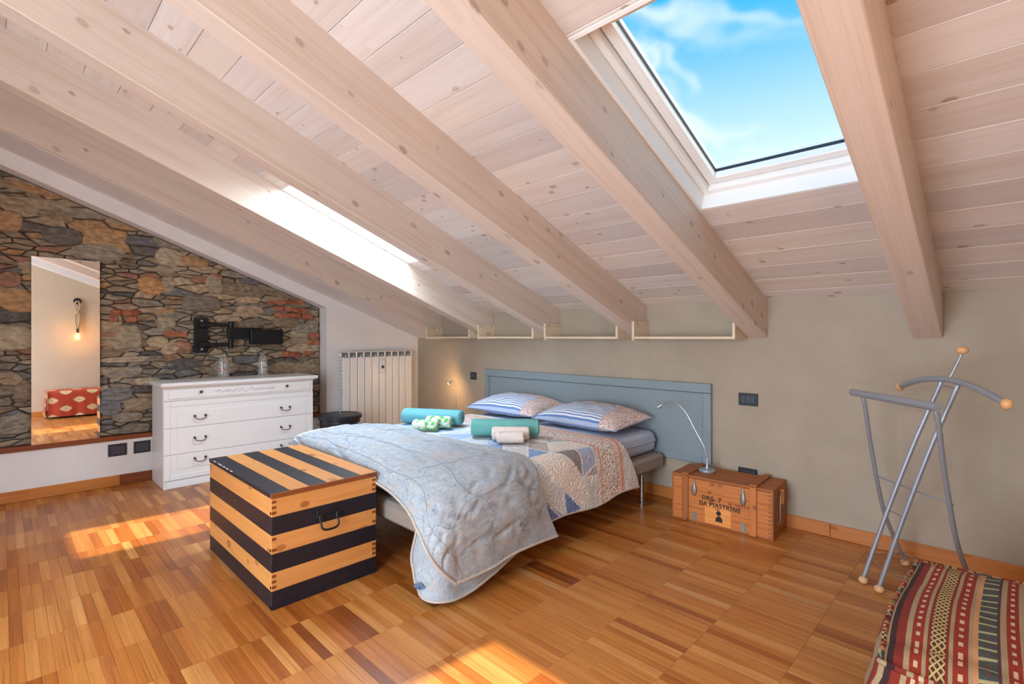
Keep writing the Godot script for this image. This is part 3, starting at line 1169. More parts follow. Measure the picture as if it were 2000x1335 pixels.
	for i in seeds.size():
		var poly := cell_of(i, seeds, region)
		if poly.size() < 3:
			continue
		var c := Vector2.ZERO
		for p in poly:
			c += p
		c /= poly.size()
		c.x /= q
		# finer outline with a broken edge, drawn in by the joint
		var fine := PackedVector2Array()
		for k in poly.size():
			var a := Vector2(poly[k].x / q, poly[k].y)
			var b := Vector2(poly[(k + 1) % poly.size()].x / q, poly[(k + 1) % poly.size()].y)
			var steps := clampi(int((b - a).length() / 0.045), 1, 5)
			for s in steps:
				var p := a.lerp(b, float(s) / steps)
				var near_edge := p.y > stone_top(p.x) - 0.01
				var j := Vector2(jig.get_noise_2d(p.x * 22.0, p.y * 34.0), jig.get_noise_2d(p.x * 22.0 + 50.0, p.y * 34.0 + 9.0)) * Vector2(0.024, 0.009)
				if near_edge:
					j *= 0.0
				var d := c - p
				fine.append(p + j + d.normalized() * minf(0.0034, d.length() * 0.2))
		var area := 0.0
		for k in fine.size():
			area += fine[k].cross(fine[(k + 1) % fine.size()]) / 2.0
		cells.append([absf(area) / (4.6 + absf(c.x - 2.6) * 0.3) * (1.0 if c.x < 3.95 else 0.25), fine, c, seeds[i][3], -0.166])
	for b in big:
		var fine := PackedVector2Array()
		var m := 14
		var ph := r.randf() * TAU
		for k in m:
			var an := TAU * k / m + r.randf_range(-0.12, 0.12)
			var c1 := cos(an)
			var s1 := sin(an)
			var rr := pow(pow(absf(c1), 2.8) + pow(absf(s1), 2.8), -1.0 / 2.8) * (1.0 + 0.10 * sin(2.0 * an + ph) + r.randf_range(-0.09, 0.07))
			var z := clampf(b[0] + b[2] * 0.5 * c1 * rr, 1.235, 4.59)
			fine.append(Vector2(z, clampf(b[1] + b[3] * 0.5 * s1 * rr, 0.436, stone_top(z) - 0.004)))
		cells.append([b[2] * b[3] / 4.6, fine, Vector2(b[0], b[1]), b[4], -0.150])
	cells.sort_custom(func(a, b): return a[0] > b[0])
	var rest := new_st()
	for i in cells.size():
		var kind: String = cells[i][3]
		var front: float = cells[i][4] + r.randf_range(-0.010, 0.012)
		var mats: Array = M.stones[kind]
		var m: StandardMaterial3D = mats[r.randi() % mats.size()]
		if i < 300:
			var st := new_st()
			add_stone(st, cells[i][1], front, jig, Color.WHITE)
			part(wl, "stone", st.commit(), m)
		else:
			add_stone(rest, cells[i][1], front, jig, m.albedo_color.srgb_to_linear())
	if cells.size() > 300:
		var rm: StandardMaterial3D = M.stones.g[0].duplicate()
		rm.albedo_color = Color.WHITE
		rm.vertex_color_use_as_albedo = true
		part(wl, "small_stones", rest.commit(), rm).set_meta("kind", "stuff")
	for b in bricks:
		if b[0] - b[2] * 0.5 < 1.24:                  # cut short by the plastered return
			var top: float = b[0] + b[2] * 0.5
			b[0] = (top + 1.24) / 2.0
			b[2] = top - 1.24
		var st := new_st()
		cbox(st, Vector3(0.06, b[3] * 0.94, b[2] * 0.95), 0.006, Transform3D(Basis(Vector3.RIGHT, r.randf_range(-0.06, 0.06)), Vector3(-0.168 + r.randf_range(-0.003, 0.004), b[1], b[0])))
		part(wl, "brick", st.commit(), M.stones.brick[r.randi() % 3])

# ---------------------------------------------------------------- skylights
func roof_box(st: SurfaceTool, x0: float, x1: float, n0: float, n1: float, t0: float, t1: float, bevel := 0.0, uvo := Vector2.ZERO) -> void:
	cbox(st, Vector3(x1 - x0, n1 - n0, t1 - t0), bevel, roof_frame * Transform3D(Basis(), Vector3(x0 + x1, n0 + n1, t0 + t1) / 2.0), null, uvo)

func ring_boxes(st: SurfaceTool, x0: float, x1: float, t0: float, t1: float, a: float, b: float, n0: float, n1: float, bevel := 0.002) -> void:
	# a rectangular frame between the insets a and b
	roof_box(st, x0 + a, x0 + b, n0, n1, t0 + a, t1 - a, bevel)
	roof_box(st, x1 - b, x1 - a, n0, n1, t0 + a, t1 - a, bevel)
	roof_box(st, x0 + b, x1 - b, n0, n1, t0 + a, t0 + b, bevel)
	roof_box(st, x0 + b, x1 - b, n0, n1, t1 - b, t1 - a, bevel)

func build_windows() -> void:
	var wins := [[4.233, 5.038, WIN_T0, WIN_T1], [1.427, 2.224, WIN_T0, WIN_T1], [2.358, 3.157, HIGH_T0, HIGH_T1], [4.233, 5.038, HIGH_T0, HIGH_T1]]  # the last two are out of view, placed to light the near floor
	for i in wins.size():
		var w = wins[i]
		var st := new_st()
		ring_boxes(st, w[0], w[1], w[2], w[3], 0.018, 0.052, 0.085, 0.21, 0.004)
		var win := structure("window_%d" % (i + 1), st.commit(), M.window_white)
		st = new_st()
		ring_boxes(st, w[0], w[1], w[2], w[3], 0.0, 0.018, -0.004, 0.20, 0.001)
		part(win, "lining", st.commit(), M.window_white)
		st = new_st()
		ring_boxes(st, w[0], w[1], w[2], w[3], 0.056, 0.104, 0.115, 0.20, 0.005)
		part(win, "sash", st.commit(), M.window_white)
		st = new_st()
		ring_boxes(st, w[0], w[1], w[2], w[3], 0.1035, 0.1055, 0.152, 0.170, 0.0)
		part(win, "seal", st.commit(), M.seal)
		st = new_st()
		roof_box(st, w[0] + 0.1, w[1] - 0.1, 0.16, 0.164, w[2] + 0.1, w[3] - 0.1)
		part(win, "pane", st.commit(), M.pane)

# ---------------------------------------------------------------- floor of wooden strips
func build_floor() -> void:
	var fl := structure("floor", bx(Vector3(-0.5, -0.14, -0.3), Vector3(6.4, -0.0125, 6.0), 0.0), M.screed)
	var pitch := 0.338
	var wid := 0.04225
	var lx := pitch - 0.0007
	var lz := wid - 0.0006
	var r := RandomNumberGenerator.new()
	r.seed = 99
	var big := noise(0.5, 97, 2)
	var spots := []
	var cam := Vector3(5.431, 1.3, 3.786)
	var fwd := Vector3(-sin(0.7767), 0, -cos(0.7767))
	var rgt := Vector3(cos(0.7767), 0, -sin(0.7767))
	for i in range(-12, 8):
		var x0 := 3.81 + pitch * i
		for j in range(0, 135):
			var z0 := wid * j
			if x0 + lx < -0.14 or x0 > 6.1:
				continue
			var at := Vector3(x0 + pitch / 2, 0, z0 + wid / 2)
			var d := (at - cam).dot(fwd)
			var u := (at - cam).dot(rgt)
			var score := 0.0
			if d > 0.3 and absf(u / d) < 1.05 and 1.3 / d < 0.69:
				score = 1.0 / (d * d)
				if at.x > 1.6 and at.x < 3.5 and at.z > 0.0 and at.z < 2.35: score = 0.0
				if at.x > 1.9 and at.x < 3.0 and at.z > 2.25 and at.z < 2.9: score = 0.0
				if at.x > 5.2 and at.z > 1.0 and at.z < 2.1: score = 0.0
			# tones: neighbours alike with odd ones among them, darker on the left, paler right
			var pick := int(clampf((big.get_noise_2d(x0 * 1.2, z0 * 1.2) * 0.5 + 0.5) * 6.0 + r.randf_range(-2.6, 3.2), 0.0, 11.0))
			if r.randf() < 0.16:
				pick = r.randi() % 12
			if at.x < 3.0 and r.randf() < 0.42:
				pick = [4, 10, 11, 9, 5, 2, 1][r.randi() % 7]
			if at.x > 3.6 and r.randf() < 0.72:
				pick = [0, 3, 6, 1, 9, 0][r.randi() % 6]
			spots.append([score, at, pick])
	spots.sort_custom(func(a, b): return a[0] > b[0])
	var kinds := []
	for k in 10:
		var st := new_st()
		cbox(st, Vector3(lx, 0.012, lz), 0.0006, Transform3D(), null, Vector2(r.randf(), r.randf()))
		kinds.append(st.commit())
	var rest := new_st()
	for i in spots.size():
		var at: Vector3 = spots[i][1]
		var lift := r.randf_range(-0.0003, 0.0)
		if i < 300:
			piece(fl, "floor_strip", kinds[r.randi() % 10], M.floor[spots[i][2]], Transform3D(Basis(), at + Vector3(0, -0.006 + lift, 0)))
			continue
		rest.set_color(M.floor_tones[spots[i][2]].srgb_to_linear())
		var uo := Vector2(r.randf(), r.randf())
		var x1 := minf(at.x + lx / 2, 6.1)
		var x0 := maxf(at.x - lx / 2, -0.134)
		var ps := [Vector3(x0, lift, at.z - lz / 2), Vector3(x1, lift, at.z - lz / 2), Vector3(x1, lift, at.z + lz / 2), Vector3(x0, lift, at.z + lz / 2)]
		var us := []
		for p in ps:
			us.append(Vector2(p.x - at.x, p.z - at.z) + uo)
		face(rest, ps, us, at + Vector3(0, -1, 0))
		for k in 4:
			var a: Vector3 = ps[k]
			var b: Vector3 = ps[(k + 1) % 4]
			face(rest, [a, b, b + Vector3(0, -0.012, 0), a + Vector3(0, -0.012, 0)], [us[k], us[(k + 1) % 4], us[(k + 1) % 4], us[k]], at)
	part(fl, "far_floor_strips", rest.commit(), M.floor_rest).set_meta("kind", "stuff")

# ---------------------------------------------------------------- roof
func build_ceiling() -> void:
	var tmax := 6.45
	var st := new_st()
	var holes := [[4.233, 5.038, [[WIN_T0, WIN_T1], [HIGH_T0, HIGH_T1]]], [1.427, 2.224, [[WIN_T0, WIN_T1]]], [2.358, 3.157, [[HIGH_T0, HIGH_T1]]]]
	holes.sort_custom(func(a, b): return a[0] < b[0])
	var x := -0.5
	for h in holes:
		roof_box(st, x, h[0], 0.022, 0.2, -0.4, tmax)
		var t := -0.4
		for g in h[2]:
			roof_box(st, h[0], h[1], 0.022, 0.2, t, g[0])
			t = g[1]
		roof_box(st, h[0], h[1], 0.022, 0.2, t, tmax)
		x = h[1]
	roof_box(st, x, 6.4, 0.022, 0.2, -0.4, tmax)
	var ce := structure("ceiling", st.commit(), M.groove)
	# plastered soffit between the gable wall and the first rafter
	st = new_st()
	wall_prism(st, [[0.0, beam_y(0.0) - 0.004], [5.7, beam_y(5.7) - 0.004], [5.7, ceil_y(5.7)], [0.0, ceil_y(0.0)]], 0.0, BEAMS[0] - BEAM_W + 0.10)
	part(ce, "soffit", st.commit(), M.plaster, "smooth white plaster soffit along the gable wall")
	for k in BEAMS.size():
		st = new_st()
		var warp := func(p: Vector3) -> Vector3:
			var z: float = (p.z / ROOM_Z + 0.5) * ROOM_Z
			return Vector3(p.x, lerpf(beam_y(z), ceil_y(z) + 0.01, p.y / 0.28 + 0.5), z)
		cbox(st, Vector3(BEAM_W, 0.28, ROOM_Z), 0.004, Transform3D(Basis(), Vector3(BEAMS[k] - BEAM_W / 2, 0, 0)), warp, Vector2(rng.randf() * 2.0, rng.randf()))
		part(ce, "beam", st.commit(), M.beam)
	var ca := cos(atan(SLOPE))
	var left := [BEAMS[0], BEAMS[1], BEAMS[2], BEAMS[3], BEAMS[4], BEAMS[5]]
	var right := [BEAMS[1] - BEAM_W, BEAMS[2] - BEAM_W, BEAMS[3] - BEAM_W, BEAMS[4] - BEAM_W, BEAMS[5] - BEAM_W, 5.93]
	var cuts := {1: [[WIN_T0, WIN_T1]], 2: [[HIGH_T0, HIGH_T1]], 4: [[WIN_T0, WIN_T1], [HIGH_T0, HIGH_T1]]}
	for b in 6:
		for m in range(-11, 25):
			var t0 := maxf((1.778 + 0.1655 * m) / ca, 0.0)
			var t1 := minf((1.778 + 0.1655 * (m + 1)) / ca, 5.7 / ca)
			if t1 - t0 < 0.01:
				continue
			var spans := [[t0, t1]]
			for c in cuts.get(b, []):
				var next := []
				for s in spans:
					if s[1] <= c[0] or s[0] >= c[1]:
						next.append(s)
						continue
					if s[0] < c[0]: next.append([s[0], c[0]])
					if s[1] > c[1]: next.append([c[1], s[1]])
				spans = next
			for s in spans:
				if s[1] - s[0] < 0.006:
					continue
				st = new_st()
				roof_box(st, left[b] - 0.01, right[b] + 0.01, 0.0, 0.02, s[0] + 0.0008, s[1] - 0.0008, 0.0022, Vector2(rng.randf() * 2.0, rng.randf()))
				part(ce, "ceiling_board", st.commit(), M.boards[rng.randi() % M.boards.size()])

func build_shelves() -> void:
	var where := ["directly above the lit bedside lamp", "above the left corner of the headboard", "above the middle of the headboard", "above the right half of the headboard"]
	for k in 4:
		var x0: float = BEAMS[k] + 0.001
		var x1: float = BEAMS[k + 1] - BEAM_W - 0.001
		var t := thing("rafter_shelf", "narrow pale wooden shelf fixed between two rafters " + where[k], "shelf", Vector3((x0 + x1) / 2, 1.283, 0.12), 0.0, "shelves between the rafters")
		part(t, "shelf_board", bx(Vector3(x0 + 0.02, 1.283, 0.001), Vector3(x1 - 0.02, 1.302, 0.235), 0.002, Vector2(0.3 * k, 0.1)), M.shelf)
		var a := part(t, "end_block", bx(Vector3(x0, 1.272, 0.001), Vector3(x0 + 0.02, 1.425, 0.24), 0.002, Vector2(0.2 * k, 0.5), 2), M.shelf)
		part(t, "end_block", bx(Vector3(x1 - 0.02, 1.283, 0.001), Vector3(x1, 1.40, 0.235), 0.002, Vector2(0.2 * k, 0.8), 2), M.shelf)
		for z in [0.05, 0.19]:
			part(a, "screw", lathe([[0.0, 0.0], [0.006, 0.0], [0.005, 0.002], [0.0, 0.0025]], axis_frame(Vector3(x0 + 0.02, 1.405, z), Vector3(x0 + 0.03, 1.405, z)), 8), M.black_metal)

# ================================================================ bed
func build_bed() -> void:
	# headboard on the wall
	var hb := thing("headboard", "wide blue-grey painted headboard with a plain framed panel", "headboard", Vector3(2.58, 0.33, 0.02))
	part(hb, "panel", bx(Vector3(1.385, 0.36, 0.002), Vector3(3.775, 0.868, 0.022), 0.002), M.headboard)
	part(hb, "top_rail", bx(Vector3(1.319, 0.872, 0.002), Vector3(3.844, 0.944, 0.034), 0.004), M.headboard)
	part(hb, "side_rail", bx(Vector3(1.319, 0.33, 0.002), Vector3(1.382, 0.87, 0.034), 0.004), M.headboard)
	part(hb, "side_rail", bx(Vector3(3.779, 0.33, 0.002), Vector3(3.844, 0.87, 0.034), 0.004), M.headboard)
	part(hb, "bottom_rail", bx(Vector3(1.384, 0.33, 0.002), Vector3(3.777, 0.385, 0.030), 0.004), M.headboard)
	# upholstered base on metal legs
	var b := thing("bed", "double bed with a low taupe upholstered base on chrome legs", "bed", Vector3(2.58, 0.0, 1.16))
	var st := new_st()
	cbox(st, Vector3(1.80, 0.115, 2.20), 0.022, Transform3D(Basis(), Vector3(2.58, 0.315, 1.16)))
	part(b, "base", st.commit(), M.leather)
	part(b, "seam", bx(Vector3(1.678, 0.30, 0.10), Vector3(3.4815, 0.303, 2.2), 0.0), M.leather)
	for p in [[3.40, 0.27], [1.76, 0.27], [3.40, 2.05], [1.76, 2.05]]:
		var leg := part(b, "leg", lathe(sharp([[0.0, 0.262], [0.024, 0.262], [0.019, 0.22], [0.019, 0.012], [0.0, 0.012]].map(func(q): return q)), Transform3D(Basis(), Vector3(p[0], 0, p[1])), 14), M.chrome)
		part(leg, "foot_plate", lathe(sharp([[0.0, 0.0], [0.034, 0.0], [0.034, 0.008], [0.02, 0.013], [0.0, 0.013]]), Transform3D(Basis(), Vector3(p[0], 0, p[1])), 16), M.chrome)

func soft_box(lo: Vector3, hi: Vector3, r: float, seg := 5) -> Mesh:
	# a rounded box: the sphere of radius r pushed out to the corners
	var st := new_st()
	var rows := []
	var uvs := []
	var n := 4 * (seg + 1)
	for i in 2 * (seg + 1):
		var lat := -PI / 2 + PI / 2 * float(i % (seg + 1)) / seg + (PI / 2 if i > seg else 0.0)
		var cy := lo.y + r if i <= seg else hi.y - r
		var l := PackedVector3Array()
		var u := PackedVector2Array()
		for j in n + 1:
			var jj := j % n
			var q := jj / (seg + 1)
			var an := PI / 2 * q + PI / 2 * float(jj % (seg + 1)) / seg
			var cx := hi.x - r if q == 0 or q == 3 else lo.x + r
			var cz := hi.z - r if q == 0 or q == 1 else lo.z + r
			var p := Vector3(cx + r * cos(lat) * cos(an), cy + r * sin(lat), cz + r * cos(lat) * sin(an))
			l.append(p)
			u.append(Vector2(p.x + p.y, p.z + p.y * 0.5))
		rows.append(l)
		uvs.append(u)
	add_grid(st, rows, uvs, true, true)
	# lids
	for e in [0, rows.size() - 1]:
		var c := Vector3((lo.x + hi.x) / 2, lo.y if e == 0 else hi.y, (lo.z + hi.z) / 2)
		for j in n:
			tri(st, c, rows[e][j], rows[e][j + 1], Vector3.DOWN if e == 0 else Vector3.UP, Vector2(c.x, c.z), uvs[e][j], uvs[e][j + 1])
	return st.commit()

func cloth_grid(ctrl: Array, pr: int, pc: int, puff: float, sd: int, fr: float) -> Array:
	var rows := patch(ctrl, pr, pc)
	var n := noise(fr, sd, 3)
	var out := []
	for i in rows.size():
		var l := []
		for j in rows[0].size():
			var du: Vector3 = rows[i][mini(j + 1, rows[0].size() - 1)] - rows[i][maxi(j - 1, 0)]
			var dv: Vector3 = rows[mini(i + 1, rows.size() - 1)][j] - rows[maxi(i - 1, 0)][j]
			var nn := dv.cross(du).normalized()
			var p: Vector3 = rows[i][j]
			l.append(p + nn * puff * n.get_noise_3d(p.x, p.y, p.z))
		out.append(l)
	return out

func build_bedding() -> void:
	var mt := thing("mattress", "thick mattress in a blue and white lattice fitted sheet", "mattress", Vector3(2.58, 0.373, 1.14))
	part(mt, "cover", soft_box(Vector3(1.74, 0.374, 0.06), Vector3(3.42, 0.545, 2.21), 0.06), M.sheet)
	part(mt, "piping", tube([Vector3(1.80, 0.47, 0.055), Vector3(3.37, 0.47, 0.055), Vector3(3.405, 0.47, 0.07), Vector3(3.425, 0.47, 0.11), Vector3(3.425, 0.47, 1.0), Vector3(3.425, 0.47, 2.1)], 0.006, 6), M.sheet)

	# patchwork quilt over the whole mattress
	var q := thing("patchwork_quilt", "pale patchwork quilt with blue triangles and a flowered band, hanging over the bedside", "quilt", Vector3(2.58, 0.545, 1.3))
	var ctrl := []
	for z in [0.0, 0.22, 0.5, 0.85, 1.2, 1.6]:
		var zt: float = 0.62 + z
		var hz: float = 0.485 + z * 1.07
		var dip := 0.03 if z > 1.0 else 0.0
		ctrl.append([Vector3(1.66, 0.26, zt), Vector3(1.675, 0.42, zt), Vector3(1.72, 0.553, zt), Vector3(2.2, 0.562 - dip, zt), Vector3(2.8, 0.562 - dip, zt + 0.02), Vector3(3.25, 0.562 - dip, zt + 0.05), Vector3(3.405, 0.558 - dip, zt + 0.06),
			Vector3(3.462, 0.515, lerpf(zt + 0.06, hz, 0.2)), Vector3(3.485, 0.42, lerpf(zt + 0.06, hz, 0.5)), Vector3(3.497, 0.30, lerpf(zt + 0.06, hz, 0.8)), Vector3(3.503, 0.195 + 0.014 * sin(z * 9.0), hz)])
	var rows := cloth_grid(ctrl, 10, 6, 0.006, 501, 3.2)
	var uvs := []
	for i in rows.size():
		var l := PackedVector2Array()
		var s := 1.4
		for j in rows[0].size():
			if j > 0:
				s += (rows[i][j] - rows[i][j - 1]).length()
			# s is the length along the cloth from the left hem, measured so that the right bed edge is at 3.45
			l.append(Vector2(s, rows[i][j].z))
		var edge := l[6 * 6 + 4].x
		for j in l.size():
			l[j] = Vector2((l[j].x - edge + 3.45 - QUILT_S0) / (QUILT_S1 - QUILT_S0), (l[j].y - QUILT_Z0) / (QUILT_Z1 - QUILT_Z0))
		uvs.append(l)
	var st := new_st()
	add_slab(st, rows, uvs, 0.008, true)
	part(q, "cloth", st.commit(), M.quilt)
	var hem := []
	for i in rows.size():
		hem.append(rows[i][-1] + Vector3(0, -0.001, 0))
	part(q, "binding", tube(hem, 0.0055, 6), M.blanket_hem)

	# quilted comforter folded over the foot end
	var c := thing("comforter", "grey-blue mottled quilted comforter spread across the foot of the bed", "comforter", Vector3(2.6, 0.56, 1.95))
	ctrl = [
		[Vector3(1.60, 0.30, 1.56), Vector3(1.625, 0.44, 1.55), Vector3(1.69, 0.565, 1.53), Vector3(2.1, 0.588, 1.55), Vector3(2.6, 0.585, 1.55), Vector3(3.1, 0.583, 1.54), Vector3(3.36, 0.580, 1.56), Vector3(3.485, 0.53, 1.60), Vector3(3.53, 0.40, 1.60), Vector3(3.545, 0.27, 1.555), Vector3(3.555, 0.135, 1.50)],
		[Vector3(1.57, 0.30, 1.80), Vector3(1.60, 0.44, 1.80), Vector3(1.68, 0.59, 1.76), Vector3(2.1, 0.625, 1.78), Vector3(2.6, 0.612, 1.77), Vector3(3.1, 0.610, 1.78), Vector3(3.38, 0.605, 1.80), Vector3(3.515, 0.535, 1.83), Vector3(3.56, 0.41, 1.83), Vector3(3.575, 0.28, 1.82), Vector3(3.575, 0.155, 1.80)],
		[Vector3(1.57, 0.32, 2.05), Vector3(1.60, 0.45, 2.05), Vector3(1.68, 0.595, 2.03), Vector3(2.1, 0.62, 2.05), Vector3(2.6, 0.61, 2.06), Vector3(3.1, 0.605, 2.07), Vector3(3.38, 0.595, 2.08), Vector3(3.52, 0.52, 2.10), Vector3(3.575, 0.40, 2.11), Vector3(3.59, 0.27, 2.10), Vector3(3.585, 0.14, 2.05)],
		[Vector3(1.58, 0.38, 2.24), Vector3(1.61, 0.48, 2.24), Vector3(1.69, 0.572, 2.235), Vector3(2.1, 0.585, 2.25), Vector3(2.6, 0.578, 2.25), Vector3(3.1, 0.568, 2.28), Vector3(3.37, 0.545, 2.31), Vector3(3.51, 0.46, 2.33), Vector3(3.575, 0.355, 2.335), Vector3(3.59, 0.25, 2.30), Vector3(3.595, 0.14, 2.22)],
		[Vector3(1.60, 0.43, 2.28), Vector3(1.62, 0.475, 2.285), Vector3(1.70, 0.508, 2.29), Vector3(2.1, 0.515, 2.295), Vector3(2.6, 0.508, 2.295), Vector3(3.05, 0.494, 2.335), Vector3(3.31, 0.458, 2.375), Vector3(3.465, 0.395, 2.41), Vector3(3.55, 0.31, 2.41), Vector3(3.585, 0.225, 2.36), Vector3(3.595, 0.148, 2.28)]]
	rows = cloth_grid(ctrl, 12, 8, 0.012, 511, 2.6)
	# stitched channels press the filling down along wandering lines
	uvs = []
	var wander := noise(1.3, 513, 2)
	for i in rows.size():
		var l := PackedVector2Array()
		for j in rows[0].size():
			var p: Vector3 = rows[i][j]
			var v: float = float(i) / (rows.size() - 1)
			var u: float = float(j) / (rows[0].size() - 1)
			var du: Vector3 = rows[i][mini(j + 1, rows[0].size() - 1)] - rows[i][maxi(j - 1, 0)]
			var dv: Vector3 = rows[mini(i + 1, rows.size() - 1)][j] - rows[maxi(i - 1, 0)][j]
			var nn := dv.cross(du).normalized()
			var w := wander.get_noise_2d(u * 3.0, v * 2.0) * 0.6
			var a := absf(fposmod(u * 5.0 + w, 1.0) - 0.5)
			var b := absf(fposmod(v * 2.6 + w * 1.4 + u * 0.5, 1.0) - 0.5)
			var fade: float = smoothstep(0.0, 0.12, minf(minf(u, 1.0 - u), minf(v, 1.0 - v)))
			rows[i][j] = p + nn * fade * (-0.012 * exp(-pow(a / 0.055, 2.0)) - 0.010 * exp(-pow(b / 0.06, 2.0)))
			l.append(Vector2(u * 1.9, v * 0.75))
		uvs.append(l)
	st = new_st()
	add_slab(st, rows, uvs, 0.013, true)
	part(c, "cloth", st.commit(), M.blanket)
	var rim := []
	for i in rows.size(): rim.append(rows[i][-1])
	rim.reverse()
	var low := []
	for j in rows[0].size(): low.append(rows[-1][j] + Vector3(0, -0.008, 0.004))
	part(c, "hem", tube(low + rim, 0.0075, 7), M.blanket_hem, "cream piping along the edge")
	# quilting stitches wander over the cloth
	var sn := noise(1.0, 515, 2)
	var nc: int = rows[0].size()
	for k in 3:
		var path := []
		for j in range(2, nc - 1, 1):
			var f := float(j) / nc
			var i := clampf((0.24 + 0.27 * k + 0.13 * sn.get_noise_2d(f * 4.5, k * 3.0)) * (rows.size() - 1), 0.0, rows.size() - 1.001)
			var i0 := int(i)
			var a: Vector3 = rows[i0][j]
			var b: Vector3 = rows[i0 + 1][j]
			path.append(a.lerp(b, i - i0) + Vector3(0.0006, 0.0008, 0.0004))
		part(c, "stitching", tube(path, 0.0009, 5), M.stitch)
	for k in 3:
		var path := []
		for i in range(1, rows.size() - 1):
			var f := float(i) / rows.size()
			var j := clampf((0.34 + 0.2 * k + 0.05 * sn.get_noise_2d(f * 4.0 + 20.0, k * 5.0)) * (nc - 1), 0.0, nc - 1.001)
			var j0 := int(j)
			var a: Vector3 = rows[i][j0]
			var b: Vector3 = rows[i][j0 + 1]
			path.append(a.lerp(b, j - j0) + Vector3(0.0006, 0.0008, 0.0004))
		part(c, "stitching", tube(path, 0.0009, 5), M.stitch)
	# the corner that is turned under and hangs to the floor
	ctrl = [
		[Vector3(3.40, 0.42, 2.35), Vector3(3.45, 0.40, 2.345), Vector3(3.50, 0.38, 2.25), Vector3(3.52, 0.36, 2.05), Vector3(3.515, 0.32, 1.90), Vector3(3.50, 0.26, 1.78)],
		[Vector3(3.355, 0.30, 2.35), Vector3(3.42, 0.26, 2.36), Vector3(3.51, 0.24, 2.29), Vector3(3.535, 0.22, 2.10), Vector3(3.53, 0.20, 1.90), Vector3(3.515, 0.18, 1.79)],
		[Vector3(3.325, 0.19, 2.35), Vector3(3.40, 0.15, 2.365), Vector3(3.515, 0.13, 2.31), Vector3(3.54, 0.12, 2.12), Vector3(3.535, 0.14, 1.91), Vector3(3.52, 0.15, 1.80)],
		[Vector3(3.36, 0.09, 2.35), Vector3(3.44, 0.055, 2.365), Vector3(3.52, 0.045, 2.315), Vector3(3.54, 0.04, 2.18), Vector3(3.535, 0.085, 1.99), Vector3(3.525, 0.13, 1.82)]]
	rows = cloth_grid(ctrl, 9, 9, 0.010, 521, 3.5)
	uvs = grid_uv(rows.size(), rows[0].size(), 0.6, 0.3)
	st = new_st()
	add_slab(st, rows, uvs, 0.018, true)
	var turned := part(c, "turned_corner", st.commit(), M.blanket, "turned-under corner of the comforter with a small blue flower")
	var loop := []
	for i in rows.size(): loop.append(rows[i][0] + Vector3(-0.004, 0, 0.004))
	for j in rows[0].size(): loop.append(rows[-1][j] + Vector3(0.002, -0.006, 0.0))
	part(turned, "hem", tube(loop, 0.007, 7), M.blanket_hem)
	var fl := new_st()
	for k in 6:
		var an := 0.6 + k * 0.42
		var pet := PackedVector2Array()
		for q9 in 9:
			var t2 := TAU * q9 / 9.0
			pet.append(Vector2(0.020 + 0.017 * cos(t2), 0.006 * sin(t2)).rotated(an))
		prism(fl, pet, 0.002, Transform3D(Basis(Vector3(0.93, 0, -0.36), Vector3.UP, Vector3(0.36, 0, 0.93)), Vector3(3.425, 0.088, 2.378)))
	part(turned, "flower", fl.commit(), mat(rgb(92, 112, 142), 0.9), "small blue flower print")

	pillow("left", Vector3(2.07, 0.634, 0.31), 0.03)
	pillow("right", Vector3(2.96, 0.628, 0.335), -0.04)

	towel("bath_towel", "rolled turquoise bath towel behind the green leaf towels", Vector3(1.79, 0.637, 1.385), Vector3(2.24, 0.637, 1.124), 0.066, M.teal_blue, "rolled bath towels on the bed")
	towel("hand_towel", "small rolled white towel with green leaves against the turquoise towel", Vector3(2.102, 0.620, 1.372), Vector3(2.276, 0.620, 1.271), 0.049, M.leaf_towel, "")
	towel("face_towel", "smallest rolled towel with green leaves in front of the turquoise one", Vector3(2.100, 0.612, 1.500), Vector3(2.275, 0.612, 1.399), 0.041, M.leaf_towel, "")
	towel("bath_towel", "rolled sea-green bath towel behind the two cream towels", Vector3(2.63, 0.637, 1.36), Vector3(2.99, 0.637, 1.02), 0.066, M.teal, "rolled bath towels on the bed")
	towel("hand_towel", "rolled cream towel lying against the sea-green bath towel", Vector3(2.84, 0.620, 1.350), Vector3(3.03, 0.620, 1.171), 0.049, M.pale_towel, "")
	towel("face_towel", "smallest rolled cream towel with brown flowers in front of the others", Vector3(2.940, 0.612, 1.400), Vector3(3.075, 0.612, 1.272), 0.040, M.pale_towel, "")

